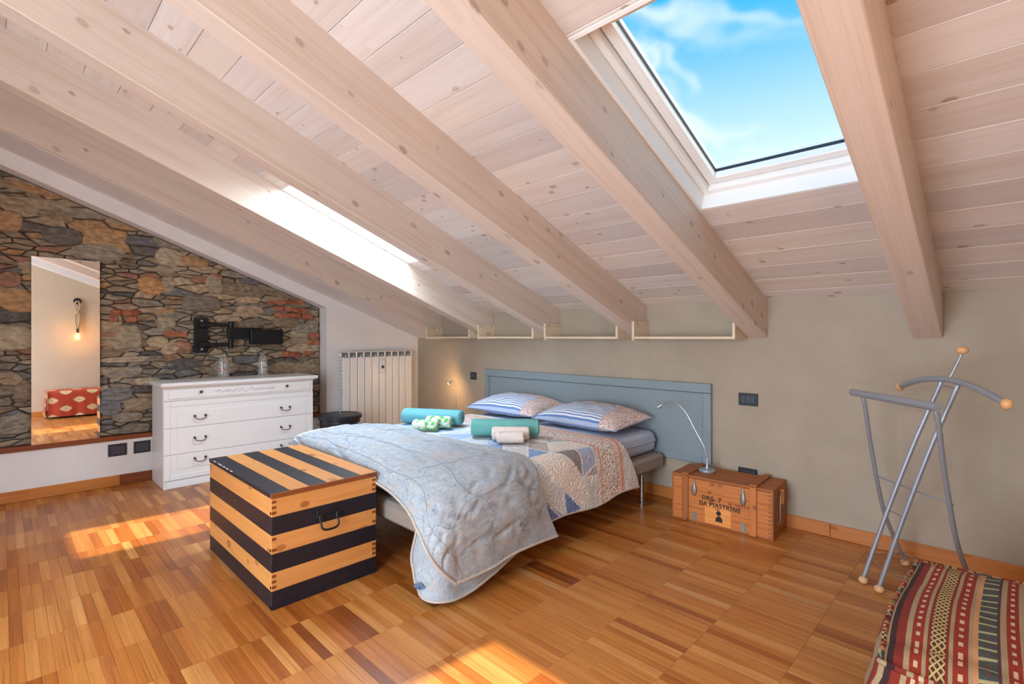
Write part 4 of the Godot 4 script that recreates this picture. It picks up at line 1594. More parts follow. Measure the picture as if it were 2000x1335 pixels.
func pillow(side: String, at: Vector3, turn: float) -> void:
	var t := thing("pillow", "plump pillow in a blue-striped and flowered case, " + side + " of the two on the bed", "pillow", at, turn, "pillows at the head of the bed")
	var hx := 0.43
	var hz := 0.26
	var n := noise(4.0, 531 if side == "left" else 532, 2)
	var rows := []
	var under := []
	var uvs := []
	var nu := 33
	var nv := 25
	for i in nv:
		var v := -1.0 + 2.0 * i / (nv - 1)
		var l := []
		var l2 := []
		var uu := PackedVector2Array()
		for j in nu:
			var u := -1.0 + 2.0 * j / (nu - 1)
			var px := hx * u * (1.0 - 0.05 * (1.0 - v * v) * absf(u))
			var pz := hz * v * (1.0 - 0.10 * (1.0 - u * u) * absf(v))
			var th := 0.102 * pow(maxf(0.0, (1.0 - pow(absf(u), 2.6)) * (1.0 - pow(absf(v), 2.6))), 0.52)
			th *= 1.0 + 0.12 * n.get_noise_2d(px * 2.0, pz * 2.0)
			var tilt := -pz * 0.10
			l.append(Vector3(px, th * 1.05 + tilt, pz))
			l2.append(Vector3(px, -th * 0.62 + tilt * 0.9, pz))
			uu.append(Vector2((u + 1.0) / 2.0, (v + 1.0) / 2.0))
		rows.append(l)
		under.append(l2)
		uvs.append(uu)
	var st := new_st()
	add_grid(st, rows, uvs, true)
	add_grid(st, under, uvs, false)
	piece(t, "case", st.commit(), M.pillow, t.global_transform)
	var edge := []
	for j in nu: edge.append((rows[0][j] + under[0][j]) / 2.0)
	for i in range(1, nv): edge.append((rows[i][nu - 1] + under[i][nu - 1]) / 2.0)
	for j in range(nu - 2, -1, -1): edge.append((rows[nv - 1][j] + under[nv - 1][j]) / 2.0)
	for i in range(nv - 2, -1, -1): edge.append((rows[i][0] + under[i][0]) / 2.0)
	piece(t, "piping", tube(edge, 0.004, 5), M.sheet, t.global_transform)

func towel(called: String, label: String, a: Vector3, b: Vector3, r: float, m: Material, group: String) -> void:
	var t := thing(called, label, "towel", (a + b) / 2 - Vector3(0, r, 0), 0.0, group)
	var d := (b - a).normalized()
	var s := d.cross(Vector3.UP).normalized()
	var len := (b - a).length()
	var n := noise(5.0, int(a.x * 1000.0), 3)
	var rows := []
	var uvs := []
	var segs := 30
	var prof := [[0.0, 0.0], [0.35, 0.006], [0.36, 0.0], [0.6, 0.004], [0.62, -0.002], [0.85, 0.0], [0.95, 0.006], [1.0, 0.016], [1.0, 0.1], [1.0, 0.25], [1.0, 0.4], [1.0, 0.6], [1.0, 0.75], [1.0, 0.9]]
	var full := []
	for p in prof:
		full.append([p[0], p[1] if p[1] <= 0.02 else p[1] * len])
	for k in [6, 5, 4, 3, 2, 1, 0]:
		full.append([prof[k][0], len - prof[k][1]])
	full.insert(full.size() - 7, [1.0, len - 0.016])
	for k in full.size():
		var l := PackedVector3Array()
		var u := PackedVector2Array()
		for i in segs + 1:
			var an := TAU * i / segs
			var step := 0.07 * r * (1.0 - float(i) / segs) if full[k][0] > 0.9 else 0.0     # the loose outer end of the roll
			var rr: float = full[k][0] * (r + step * 0.0 + 0.05 * r * n.get_noise_2d(full[k][1] * 3.0, cos(an) * 0.6 + sin(an) * 0.4))
			var p: Vector3 = a + d * full[k][1] + (s * cos(an) * 1.12 + Vector3.UP * sin(an) * (0.92 if sin(an) > 0 else 0.97)) * rr
			l.append(p)
			u.append(Vector2(full[k][1] * 3.2, float(i) / segs * TAU * r * 3.2))
		rows.append(l)
		uvs.append(u)
	var st := new_st()
	add_grid(st, rows, uvs, false, true)
	part(t, "roll", st.commit(), m)
	# the outer flap
	var fl := []
	var fu := []
	for k in 2:
		var l := []
		var u := PackedVector2Array()
		for i in 13:
			var an := lerpf(-0.5, 0.9, i / 12.0)
			var rr := r * (1.015 + 0.03 * i / 12.0)
			l.append(a + d * lerpf(0.008, len - 0.008, k) + (s * cos(an) * 1.12 + Vector3.UP * sin(an) * 0.92) * rr)
			u.append(Vector2(len * 3.2 * k, 0.3 + an * r * 3.2))
		fl.append(l)
		fu.append(u)
	st = new_st()
	add_slab(st, fl, fu, 0.004, true)
	part(t, "flap", st.commit(), m)

# ================================================================ striped chest
func build_chest() -> void:
	var lo := Vector3(1.945, 0.0, 2.33)
	var hi := Vector3(2.945, 0.55, 2.885)
	var t := thing("striped_chest", "wooden blanket chest painted in black and honey pine stripes", "chest", Vector3((lo.x + hi.x) / 2, 0, (lo.z + hi.z) / 2))
	var h := 0.53 / 6.0
	for k in 6:
		var y0 := h * k
		var y1 := h * (k + 1)
		var black := k % 2 == 0
		var m: Material = M.chest_black if black else M.pine
		var bv := 0.0012
		part(t, "side_board", bx(Vector3(lo.x, y0, hi.z - 0.02), Vector3(hi.x - 0.02, y1, hi.z), bv, Vector2(0.13 * k, 0.21 * k)), m)
		part(t, "side_board", bx(Vector3(lo.x, y0, lo.z), Vector3(hi.x - 0.02, y1, lo.z + 0.02), bv, Vector2(0.33 * k, 0.1)), m)
		part(t, "end_board", bx(Vector3(hi.x - 0.02, y0, lo.z), Vector3(hi.x, y1, hi.z), bv, Vector2(0.4 + 0.27 * k, 0.17 * k)), m)
		part(t, "end_board", bx(Vector3(lo.x, y0, lo.z + 0.02), Vector3(lo.x + 0.02, y1, hi.z - 0.02), bv, Vector2(0.5 * k, 0.3)), m)
		if not black:
			for z in [hi.z - 0.012, lo.z + 0.013]:
				for j in 3:
					if j == 1 and k == 3:
						continue
					var yy := y0 + 0.012 + 0.026 * j
					part(t, "dovetail", bx(Vector3(hi.x - 0.01, yy, z - 0.011), Vector3(hi.x + 0.0006, yy + 0.014, z + 0.011), 0.0005), M.pine_dark)
				part(t, "dovetail", bx(Vector3(hi.x - 0.018, y0 + 0.01, hi.z - 0.01), Vector3(hi.x - 0.004, y0 + 0.024, hi.z + 0.0006), 0.0005), M.pine_dark)
	# lid of six stripes with a dark edge
	var w := 0.555 / 6.0
	for k in 6:
		var z1 := hi.z + 0.004 - (w + 0.0015) * k
		part(t, "lid_board", bx(Vector3(lo.x - 0.004, 0.533, z1 - w - 0.0015), Vector3(hi.x - 0.004, 0.553, z1), 0.001, Vector2(0.23 * k, 0.31 * k)), M.chest_black if k % 2 == 0 else M.pine)
	part(t, "lid_edge", bx(Vector3(hi.x - 0.004, 0.531, lo.z - 0.004), Vector3(hi.x + 0.006, 0.5535, hi.z + 0.004), 0.002), M.pine_dark)
	part(t, "plinth_line", bx(Vector3(hi.x - 0.02, 0.0, lo.z), Vector3(hi.x + 0.003, 0.018, hi.z), 0.001), M.chest_black)
	# worn chips of paint on the front edge of the lid
	for p in [2.03, 2.12, 2.15, 2.21, 2.27, 2.34]:
		part(t, "paint_chip", bx(Vector3(p, 0.5525, hi.z - 0.002), Vector3(p + 0.035, 0.5537, hi.z + 0.0046), 0.0003), M.plastic_white)
	# drop handle on the end
	var hd := part(t, "handle_plate", bx(Vector3(hi.x, 0.385, 2.545), Vector3(hi.x + 0.005, 0.42, 2.665), 0.002), M.black_metal)
	for z in [2.56, 2.65]:
		part(hd, "lug", bx(Vector3(hi.x, 0.365, z - 0.009), Vector3(hi.x + 0.02, 0.40, z + 0.009), 0.003), M.black_metal)
	part(hd, "bail", tube(curve([Vector3(hi.x + 0.012, 0.375, 2.56), Vector3(hi.x + 0.026, 0.34, 2.56), Vector3(hi.x + 0.032, 0.326, 2.575), Vector3(hi.x + 0.034, 0.323, 2.605), Vector3(hi.x + 0.032, 0.326, 2.635), Vector3(hi.x + 0.026, 0.34, 2.65), Vector3(hi.x + 0.012, 0.375, 2.65)], 4), 0.0055, 8), M.black_metal)
	part(t, "lock_plate", lathe(sharp([[0.0, 0.0], [0.013, 0.0], [0.011, 0.003], [0.0, 0.003]]), axis_frame(Vector3(2.43, 0.405, hi.z), Vector3(2.43, 0.405, hi.z + 0.1)), 14), M.bronze)

# ================================================================ dresser
func build_dresser() -> void:
	var x1 := 0.345
	var z0 := 1.53
	var z1 := 2.82
	var t := thing("dresser", "white four-drawer dresser with bronze handles against the stone wall", "dresser", Vector3(0.13, 0, (z0 + z1) / 2))
	part(t, "carcass", bx(Vector3(-0.105, 0.0, z0), Vector3(x1 - 0.022, 0.862, z1), 0.002), M.dresser)
	part(t, "plinth", bx(Vector3(x1 - 0.03, 0.0, z0 + 0.02), Vector3(x1 - 0.004, 0.062, z1 - 0.02), 0.002), M.dresser)
	part(t, "corner_post", bx(Vector3(x1 - 0.03, 0.0, z1 - 0.019), Vector3(x1, 0.066, z1), 0.002), M.dresser)
	# top with a soft moulded edge
	var st := new_st()
	cbox(st, Vector3(0.49, 0.034, 1.355), 0.009, Transform3D(Basis(), Vector3(0.135, 0.888, 2.168)))
	part(t, "top", st.commit(), M.dresser)
	part(t, "moulding", bx(Vector3(-0.1, 0.858, z0 - 0.008), Vector3(x1 + 0.008, 0.873, z1 + 0.008), 0.004), M.dresser)
	var xa := x1 - 0.022
	# top drawer: a raised panel with two knobs and a pale flower ornament
	var d := part(t, "drawer", bx(Vector3(xa, 0.752, z0 + 0.002), Vector3(x1 - 0.006, 0.855, z1 - 0.002), 0.002), M.dresser)
	part(d, "panel", bx(Vector3(x1 - 0.008, 0.765, z0 + 0.035), Vector3(x1 + 0.002, 0.845, z1 - 0.035), 0.005), M.dresser)
	for z in [2.545, 1.80]:
		var k := lathe([[0.0, 0.0], [0.009, 0.0], [0.006, 0.006], [0.006, 0.012], [0.013, 0.018], [0.013, 0.024], [0.007, 0.029], [0.0, 0.03]], axis_frame(Vector3(x1, 0.815, z), Vector3(x1 + 0.1, 0.815, z)), 14)
		part(d, "knob", k, M.bronze)
	var fl := new_st()
	var fr := RandomNumberGenerator.new()
	fr.seed = 4
	for k in 60:
		var z := 2.17 + 0.26 * (2.0 * k / 59.0 - 1.0)
		var y := 0.806 + fr.randf_range(-0.02, 0.02) * (0.25 + 0.75 * absf(cos((z - 2.17) * 9.0)))
		var an := fr.randf() * PI
		var l := fr.randf_range(0.006, 0.014)
		var p := PackedVector2Array([Vector2(-l, 0).rotated(an), Vector2(0, l * 0.42).rotated(an), Vector2(l, 0).rotated(an), Vector2(0, -l * 0.42).rotated(an)])
		prism(fl, p, 0.0012, Transform3D(Basis(Vector3(0, 0, -1), Vector3.UP, Vector3.RIGHT), Vector3(x1 + 0.0018, y, z)))
	part(d, "flower_ornament", fl.commit(), M.decal, "pale grey flower spray on the top drawer")
	# three drawers that share one framed field
	var ys := [[0.517, 0.744], [0.289, 0.514], [0.070, 0.286]]
	for i in 3:
		var y0: float = ys[i][0]
		var y1: float = ys[i][1]
		var dr := part(t, "drawer", bx(Vector3(xa, y0, z0 + 0.002), Vector3(x1 - 0.005, y1, z1 - 0.002), 0.002), M.dresser)
		# border rails
		var b := []
		b.append(bx(Vector3(x1 - 0.006, y0, z1 - 0.05), Vector3(x1, y1, z1 - 0.002), 0.003))
		b.append(bx( Vector3(x1 - 0.006, y0, z0 + 0.002), Vector3(x1, y1, z0 + 0.036), 0.003))
		if i == 0:
			b.append(bx(Vector3(x1 - 0.006, y1 - 0.045, z0 + 0.037), Vector3(x1, y1, z1 - 0.051), 0.003))
		if i == 2:
			b.append(bx(Vector3(x1 - 0.006, y0, z0 + 0.037), Vector3(x1, y0 + 0.042, z1 - 0.051), 0.003))
		for q in b:
			part(dr, "frame_strip", q, M.dresser)
		# raised field
		var fy0 := y0 + 0.10 if i == 2 else y0
		var fy1 := y1 - 0.09 if i == 0 else y1
		part(dr, "field", bx(Vector3(x1 - 0.007, fy0 - (0.012 if i == 2 else 0.0), z0 + 0.075), Vector3(x1 - 0.0005, fy1 + (0.0 if i == 2 else 0.0), z1 - 0.10), 0.002), M.dresser)
		for z in [2.548, 1.81]:
			var yc := (fy0 + fy1) / 2 + (0.01 if i == 2 else 0.008)
			if i == 0: yc = 0.605
			if i == 1: yc = 0.415
			if i == 2: yc = 0.235
			var hs := new_st()
			for dz in [-0.042, 0.042]:
				add_lathe(hs, [[0.0, 0.0], [0.011, 0.0], [0.009, 0.004], [0.005, 0.010], [0.008, 0.015], [0.007, 0.02], [0.0, 0.022]], axis_frame(Vector3(x1 - 0.001, yc, z + dz), Vector3(x1 + 0.1, yc, z + dz)), 10)
			add_tube(hs, curve([Vector3(x1 + 0.014, yc - 0.002, z - 0.042), Vector3(x1 + 0.022, yc - 0.022, z - 0.036), Vector3(x1 + 0.024, yc - 0.031, z), Vector3(x1 + 0.022, yc - 0.022, z + 0.036), Vector3(x1 + 0.014, yc - 0.002, z + 0.042)], 5), 0.0036, 7)
			part(dr, "handle", hs.commit(), M.bronze)
	# two glass reed bottles on top
	bottle("clear glass bottle with dark reeds and a red band on the dresser, nearer the mirror", Vector3(0.06, 0.905, 2.285), true)
	bottle("clear glass bottle with dark reeds on the dresser, nearer the radiator", Vector3(0.06, 0.905, 1.925), false)

func bottle(label: String, at: Vector3, red: bool) -> void:
	var t := thing("glass_bottle", label, "bottle", at, 0.0, "bottles on the dresser")
	var p := [[0.0, 0.0], [0.040, 0.0], [0.046, 0.008], [0.047, 0.03], [0.047, 0.12], [0.045, 0.16], [0.034, 0.195], [0.018, 0.21], [0.015, 0.225], [0.017, 0.232], [0.014, 0.232], [0.012, 0.225], [0.015, 0.208], [0.030, 0.192], [0.042, 0.16], [0.044, 0.12], [0.044, 0.03], [0.040, 0.010], [0.0, 0.008]]
	part(t, "glass", lathe(p, Transform3D(Basis(), at), 24), M.glass)
	if red:
		part(t, "red_band", lathe([[0.028, 0.075], [0.030, 0.077], [0.030, 0.085], [0.028, 0.087]], Transform3D(Basis(), at), 16), M.pink)
	for k in 3:
		var a := TAU * k / 3.0 + at.z
		part(t, "reed", tube([at + Vector3(cos(a) * 0.018, 0.015, sin(a) * 0.018), at + Vector3(-cos(a) * 0.024, 0.37 - 0.02 * k, -sin(a) * 0.024)], 0.0016, 6), M.reed)

# ================================================================ radiator
func build_radiator() -> void:
	var za := 0.165
	var n := 10
	var w := 0.0925
	var y0 := 0.20
	var y1 := 1.125
	var t := thing("radiator", "white ten-section radiator hanging on the white wall beside the corner", "radiator", Vector3(0.06, y0, za + w * n / 2))
	for k in n:
		var z := za + w * k
		var sec := part(t, "section", bx(Vector3(0.098, y0, z + 0.0028), Vector3(0.115, y1 - 0.062, z + w - 0.0028), 0.006), M.radiator)
		part(sec, "core", bx(Vector3(0.035, y0 + 0.02, z + 0.034), Vector3(0.103, y1 - 0.03, z + 0.058), 0.003), M.radiator)
		var ft := new_st()
		for q in 20:
			var yy := y0 + 0.05 + q * 0.042
			addbx(ft, Vector3(0.04, yy, z + 0.006), Vector3(0.10, yy + 0.018, z + w - 0.006), 0.002)
		part(sec, "fins", ft.commit(), M.radiator)
		var g := new_st()
		for q in 5:
			addbx(g, Vector3(0.045, y1 - 0.056 + q * 0.011, z + 0.020), Vector3(0.108, y1 - 0.050 + q * 0.011, z + w - 0.003), 0.001)
		part(sec, "grille", g.commit(), M.radiator_grey)
		part(sec, "cap", bx(Vector3(0.034, y1 - 0.004, z + 0.001), Vector3(0.112, y1 + 0.004, z + w - 0.001), 0.003), M.radiator)
		part(sec, "head", bx(Vector3(0.036, y1 - 0.062, z + 0.002), Vector3(0.11, y1, z + 0.022), 0.003), M.radiator)
	for e in [[za, -1.0], [za + w * n, 1.0]]:
		var p := Vector3(0.075, y1 - 0.03, e[0])
		part(t, "plug", lathe(sharp([[0.0, 0.0], [0.022, 0.0], [0.022, 0.012], [0.014, 0.016], [0.014, 0.034], [0.0, 0.034]]), axis_frame(p, p + Vector3(0, 0, e[1])), 12), M.plastic_white)
	var m := part(t, "heat_meter", bx(Vector3(0.115, 0.865, 0.565), Vector3(0.142, 1.035, 0.628), 0.006), M.plastic_white, "small white heat meter with a display")
	part(m, "display", bx(Vector3(0.142, 0.925, 0.578), Vector3(0.1428, 0.96, 0.615), 0.0), M.plastic_dim)

# ================================================================ bin
func build_bin() -> void:
	var c := Vector3(0.40, 0.0, 1.265)
	var t := thing("metal_bin", "dark grey ribbed metal bin with a lid between dresser and radiator", "bin", c)
	var pr := [[0.0, 0.0], [0.165, 0.0], [0.170, 0.01]]
	for k in 9:
		var y := 0.04 + 0.045 * k
		pr.append([0.172 + 0.032 * y / 0.45, y])
		pr.append([0.178 + 0.032 * y / 0.45, y + 0.012])
		pr.append([0.172 + 0.032 * y / 0.45, y + 0.024])
	pr.append([0.206, 0.452])
	part(t, "body", lathe(pr, Transform3D(Basis(), c), 40), M.bin)
	var lid := part(t, "lid", lathe(sharp([[0.206, 0.44], [0.222, 0.445], [0.224, 0.475], [0.216, 0.482], [0.18, 0.486], [0.172, 0.480], [0.0, 0.489]]), Transform3D(Basis(), c), 40), M.bin)
	part(lid, "lid_pin", tube([c + Vector3(0, 0.487, 0), c + Vector3(0, 0.535, 0)], 0.006, 8), M.steel)
	for s in [-1.0, 1.0]:
		var d: Vector3 = Vector3(0.70, 0, -0.71) * s
		var o: Vector3 = c + d * 0.20 + Vector3(0, 0.40, 0)
		var e: Vector3 = Vector3(d.z, 0, -d.x)
		part(t, "handle", tube(curve([o + e * 0.045, o + e * 0.045 + d * 0.022 + Vector3(0, -0.015, 0), o + d * 0.03 + Vector3(0, -0.035, 0), o - e * 0.045 + d * 0.022 + Vector3(0, -0.015, 0), o - e * 0.045], 4), 0.005, 7), M.steel)

# ================================================================ mirror
func build_mirror() -> void:
	var t := thing("wall_mirror", "tall frameless mirror standing on the wooden ledge against the stones", "mirror", Vector3(-0.13, 0.432, 3.39))
	t.rotation.z = 0.0
	var a := Vector3(-0.132, 0.4325, 0.0)
	var st := new_st()
	var xf := Transform3D(Basis(Vector3.BACK, deg_to_rad(0.3)), Vector3(-0.1335, 0.4325, 3.40))
	cbox(st, Vector3(0.004, 1.515, 0.428), 0.0008, xf * Transform3D(Basis(), Vector3(0.004, 0.7575, 0)))
	part(t, "glass", st.commit(), M.mirror)
	st = new_st()
	cbox(st, Vector3(0.006, 1.513, 0.426), 0.0008, xf * Transform3D(Basis(), Vector3(-0.0012, 0.7575, 0)))
	part(t, "backing", st.commit(), M.mirror_edge)

# ================================================================ television bracket
func build_tv_mount() -> void:
	var t := thing("tv_bracket", "black folding television bracket bolted to the stones above the dresser", "bracket", Vector3(-0.12, 1.15, 2.4))
	var pl := part(t, "wall_plate", bx(Vector3(-0.145, 1.145, 2.365), Vector3(-0.128, 1.488, 2.485), 0.004), M.mount)
	for y in [1.455, 1.18]:
		part(pl, "bolt", lathe(sharp([[0.0, 0.0], [0.011, 0.0], [0.011, 0.008], [0.0, 0.008]]), axis_frame(Vector3(-0.128, y, 2.42), Vector3(0, y, 2.42)), 6), M.steel)
	for y in [1.415, 1.225]:
		part(pl, "hinge", bx(Vector3(-0.13, y - 0.03, 2.36), Vector3(-0.075, y + 0.03, 2.45), 0.008), M.mount)
		part(t, "short_arm", bx(Vector3(-0.105, y - 0.017, 2.17), Vector3(-0.07, y + 0.017, 2.41), 0.005), M.mount)
	part(t, "pivot", lathe(sharp([[0.0, 1.185], [0.024, 1.185], [0.024, 1.452], [0.0, 1.452]]), Transform3D(Basis(), Vector3(-0.085, 0, 2.175)), 16), M.mount)
	var st := new_st()
	cbox(st, Vector3(0.05, 0.11, 0.34), 0.006, Transform3D(Basis(Vector3.UP, 0.10), Vector3(-0.055, 1.335, 2.05)))
	part(t, "long_arm", st.commit(), M.mount)
	st = new_st()
	cbox(st, Vector3(0.055, 0.152, 0.33), 0.006, Transform3D(Basis(Vector3.UP, 0.10), Vector3(-0.035, 1.30, 1.855)))
	part(t, "cable_cover", st.commit(), M.mount)

# ================================================================ crate and lamps
func make_crate(label: String, at: Vector3, turn: float, group: String) -> Node3D:
	var t := thing("ammunition_crate", label, "crate", at, turn, group)
	var put := func(p, called: String, lo: Vector3, hi: Vector3, m: Material, bev := 0.002, uvo := Vector2.ZERO, along := -1) -> MeshInstance3D:
		var st := new_st()
		addbx(st, lo, hi, bev, uvo, along)
		return piece(p, called, st.commit(), m, t.global_transform)
	var w := 0.335                     # half length
	var d := 0.16                      # half depth
	var h := 0.335
	# front and back of three boards, ends, lid
	var cuts := [0.012, 0.105, 0.22, 0.305]
	for i in 3:
		put.call(t, "front_board", Vector3(-w + 0.012, cuts[i], d - 0.016), Vector3(w - 0.012, cuts[i + 1] - 0.001, d), M.crate, 0.0015, Vector2(0.3 * i, 0.2 * i))
		put.call(t, "back_board", Vector3(-w + 0.012, cuts[i], -d), Vector3(w - 0.012, cuts[i + 1] - 0.001, -d + 0.016), M.crate, 0.0015, Vector2(0.4 * i, 0.5))
	for s in [-1.0, 1.0]:
		put.call(t, "end_board", Vector3(minf(s * w, s * (w - 0.018)), 0.0, -d + 0.001), Vector3(maxf(s * w, s * (w - 0.018)), h - 0.022, d - 0.001), M.crate_worn, 0.002, Vector2(0.2, 0.3))
	put.call(t, "bottom", Vector3(-w + 0.012, 0.0, -d + 0.002), Vector3(w - 0.012, 0.012, d - 0.002), M.crate_worn)
	for i in 2:
		put.call(t, "lid_board", Vector3(-w, h - 0.028, -d - 0.002 + i * 0.162), Vector3(w, h - 0.010, -d - 0.003 + (i + 1) * 0.162), M.crate_worn, 0.002, Vector2(0.15 * i, 0.6 * i))
	# finger joints along the right front corner
	for k in 11:
		put.call(t, "finger_joint", Vector3(w - 0.03, 0.012 + 0.0265 * k, d - 0.01), Vector3(w - 0.0005, 0.025 + 0.0265 * k, d + 0.0012), M.crate_worn, 0.0006)
	# battens round front and lid
	for x in [-0.235, 0.215]:
		put.call(t, "batten", Vector3(x - 0.022, 0.004, d), Vector3(x + 0.022, h - 0.012, d + 0.014), M.crate_worn if x < 0.0 else M.crate, 0.003, Vector2(x, 0.2))
		put.call(t, "lid_batten", Vector3(x - 0.024, h - 0.010, -d), Vector3(x + 0.024, h + 0.006, d + 0.012), M.crate_worn, 0.003, Vector2(x, 0.7), 2)
	# pale patch with stencilled writing
	put.call(t, "label_patch", Vector3(-0.10, 0.018, d), Vector3(0.075, 0.150, d + 0.0012), M.crate_pale, 0.0004, Vector2(0.1, 0.1))
	for w_ in [["ORG. 7", -0.055, 0.190, 0.030, M.stencil], ["DA PIASTRINE", 0.0, 0.148, 0.030, M.stencil], ["M. 1943 S.A.", 0.13, 0.178, 0.018, M.stencil_red]]:
		piece(t, "stencil", text_mesh(w_[0], w_[3], 0.001), w_[4], t.global_transform * Transform3D(Basis(Vector3.BACK, 0.0), Vector3(w_[1], w_[2], d + 0.0016)))
	var em := new_st()
	var ring := PackedVector2Array()
	for k in 18:
		ring.append(Vector2(cos(TAU * k / 18.0), sin(TAU * k / 18.0)) * 0.016)
	prism(em, ring, 0.001, Transform3D(Basis(), Vector3(-0.005, 0.100, d + 0.0012)))
	prism(em, PackedVector2Array([Vector2(-0.024, -0.02), Vector2(0.024, -0.02), Vector2(0.022, 0.0), Vector2(0.010, 0.018), Vector2(-0.010, 0.018), Vector2(-0.022, 0.0)]), 0.001, Transform3D(Basis(), Vector3(-0.003, 0.062, d + 0.0012)))
	piece(t, "stencil_emblem", em.commit(), M.stencil, t.global_transform)
	# latches above, hinge plates below
	for x in [-0.172, 0.152]:
		var l := put.call(t, "latch", Vector3(x - 0.009, 0.205, d), Vector3(x + 0.009, 0.30, d + 0.006), M.dull_steel, 0.002)
		var st := new_st()
		add_lathe(st, [[0.0, -0.045], [0.008, -0.042], [0.017, -0.02], [0.018, 0.0], [0.015, 0.02], [0.008, 0.04], [0.0, 0.045]], Transform3D(Basis.from_scale(Vector3(1, 1, 0.4)), Vector3(x, 0.232, d + 0.008)), 12)
		piece(l, "lever", st.commit(), M.dull_steel, t.global_transform)
		put.call(t, "hinge_plate", Vector3(x - 0.015, 0.012, d), Vector3(x + 0.015, 0.072, d + 0.003), M.dull_steel, 0.001)
	# rope-and-wood grip on the right end
	put.call(t, "grip", Vector3(w, 0.20, -0.02), Vector3(w + 0.022, 0.295, 0.008), M.crate_pale, 0.005)
	var gs := new_st()
	add_tube(gs, [Vector3(w + 0.012, 0.09, 0.06), Vector3(w + 0.016, 0.13, 0.06), Vector3(w + 0.016, 0.255, 0.06), Vector3(w + 0.012, 0.285, 0.03), Vector3(w + 0.012, 0.29, 0.0)], 0.004, 7)
	piece(t, "handle_wire", gs.commit(), M.dull_steel, t.global_transform)
	piece(t, "eyelet", lathe(sharp([[0.006, 0.0], [0.013, 0.0], [0.013, 0.006], [0.006, 0.006]]), axis_frame(Vector3(w, 0.085, 0.06), Vector3(w + 0.1, 0.085, 0.06)), 12), M.dull_steel, t.global_transform)
	return t

func gooseneck(label: String, base: Vector3, pts: Array, lit: bool) -> void:
	var t := thing("gooseneck_lamp", label, "lamp", base, 0.0, "gooseneck bedside lamps")
	part(t, "base", lathe(sharp([[0.0, 0.0], [0.056, 0.0], [0.058, 0.004], [0.058, 0.016], [0.054, 0.020], [0.0, 0.021]]), Transform3D(Basis(), base), 32), M.steel)
	part(t, "stem", lathe([[0.015, 0.02], [0.013, 0.03], [0.009, 0.06], [0.0055, 0.095], [0.005, 0.10], [0.0, 0.101]], Transform3D(Basis(), base), 16), M.steel)
	var path := curve([base + Vector3(0, 0.09, 0)] + pts, 14)
	var rad := []
	for k in path.size():
		rad.append(0.0042 if k % 2 == 0 else 0.0033)
	part(t, "neck", tube(path, 0.004, 10, rad), M.chrome)
	var d: Vector3 = (path[-1] - path[-2]).normalized()
	var hd := part(t, "head", lathe(sharp([[0.0, -0.012], [0.006, -0.012], [0.009, 0.0], [0.016, 0.026], [0.016, 0.034], [0.012, 0.034], [0.010, 0.028], [0.0, 0.028]]), axis_frame(path[-1], path[-1] + d), 18), M.steel)
	if lit:
		var g := mat(rgb(255, 236, 200), 0.4)
		g.emission_enabled = true
		g.emission = Color(1.0, 0.80, 0.50)
		g.emission_energy_multiplier = 9.0
		part(hd, "bulb", ball(path[-1] + d * 0.036, Vector3.ONE * 0.013), g)
		var o := OmniLight3D.new()
		o.name = "bedside_light"
		o.light_color = Color(1.0, 0.80, 0.55)
		o.light_energy = 0.12
		o.light_size = 0.012
		o.omni_range = 12.0
		o.omni_attenuation = 2.0
		o.shadow_enabled = true
		t.add_child(o)
		o.global_position = path[-1] + d * 0.036
	else:
		part(hd, "bulb", ball(path[-1] + d * 0.030, Vector3.ONE * 0.009), M.plastic_white)

func build_crate_and_lamps() -> void:
	make_crate("worn orange-brown ammunition crate with stencilled writing, right of the bed", Vector3(4.035, 0, 0.205), 0.055, "")
	gooseneck("silver gooseneck lamp, switched off, on the wooden crate", Vector3(3.888, 0.3255, 0.20), [Vector3(3.868, 0.50, 0.205), Vector3(3.80, 0.62, 0.21), Vector3(3.735, 0.735, 0.215), Vector3(3.66, 0.803, 0.22), Vector3(3.60, 0.806, 0.225), Vector3(3.545, 0.775, 0.23)], false)
	var so := Vector3(0.965, 0, 0.16)
	var stool := thing("bedside_stool", "small round wooden stool under the lit lamp, behind the bed", "stool", so)
	part(stool, "seat", lathe(sharp([[0.0, 0.300], [0.095, 0.300], [0.10, 0.306], [0.10, 0.320], [0.095, 0.3252], [0.0, 0.3254]]), Transform3D(Basis(), so), 28), M.beech)
	for k in 3:
		var an := TAU * k / 3.0 + 0.4
		part(stool, "leg", tube([so + Vector3(cos(an) * 0.105, 0.0, sin(an) * 0.105), so + Vector3(cos(an) * 0.06, 0.302, sin(an) * 0.06)], 0.012, 10), M.beech)
	gooseneck("silver gooseneck lamp, lit, left of the headboard", Vector3(0.965, 0.3256, 0.15), [Vector3(0.965, 0.50, 0.15), Vector3(0.96, 0.63, 0.15), Vector3(0.945, 0.74, 0.15), Vector3(0.925, 0.785, 0.15), Vector3(0.905, 0.795, 0.155), Vector3(0.888, 0.785, 0.16)], true)

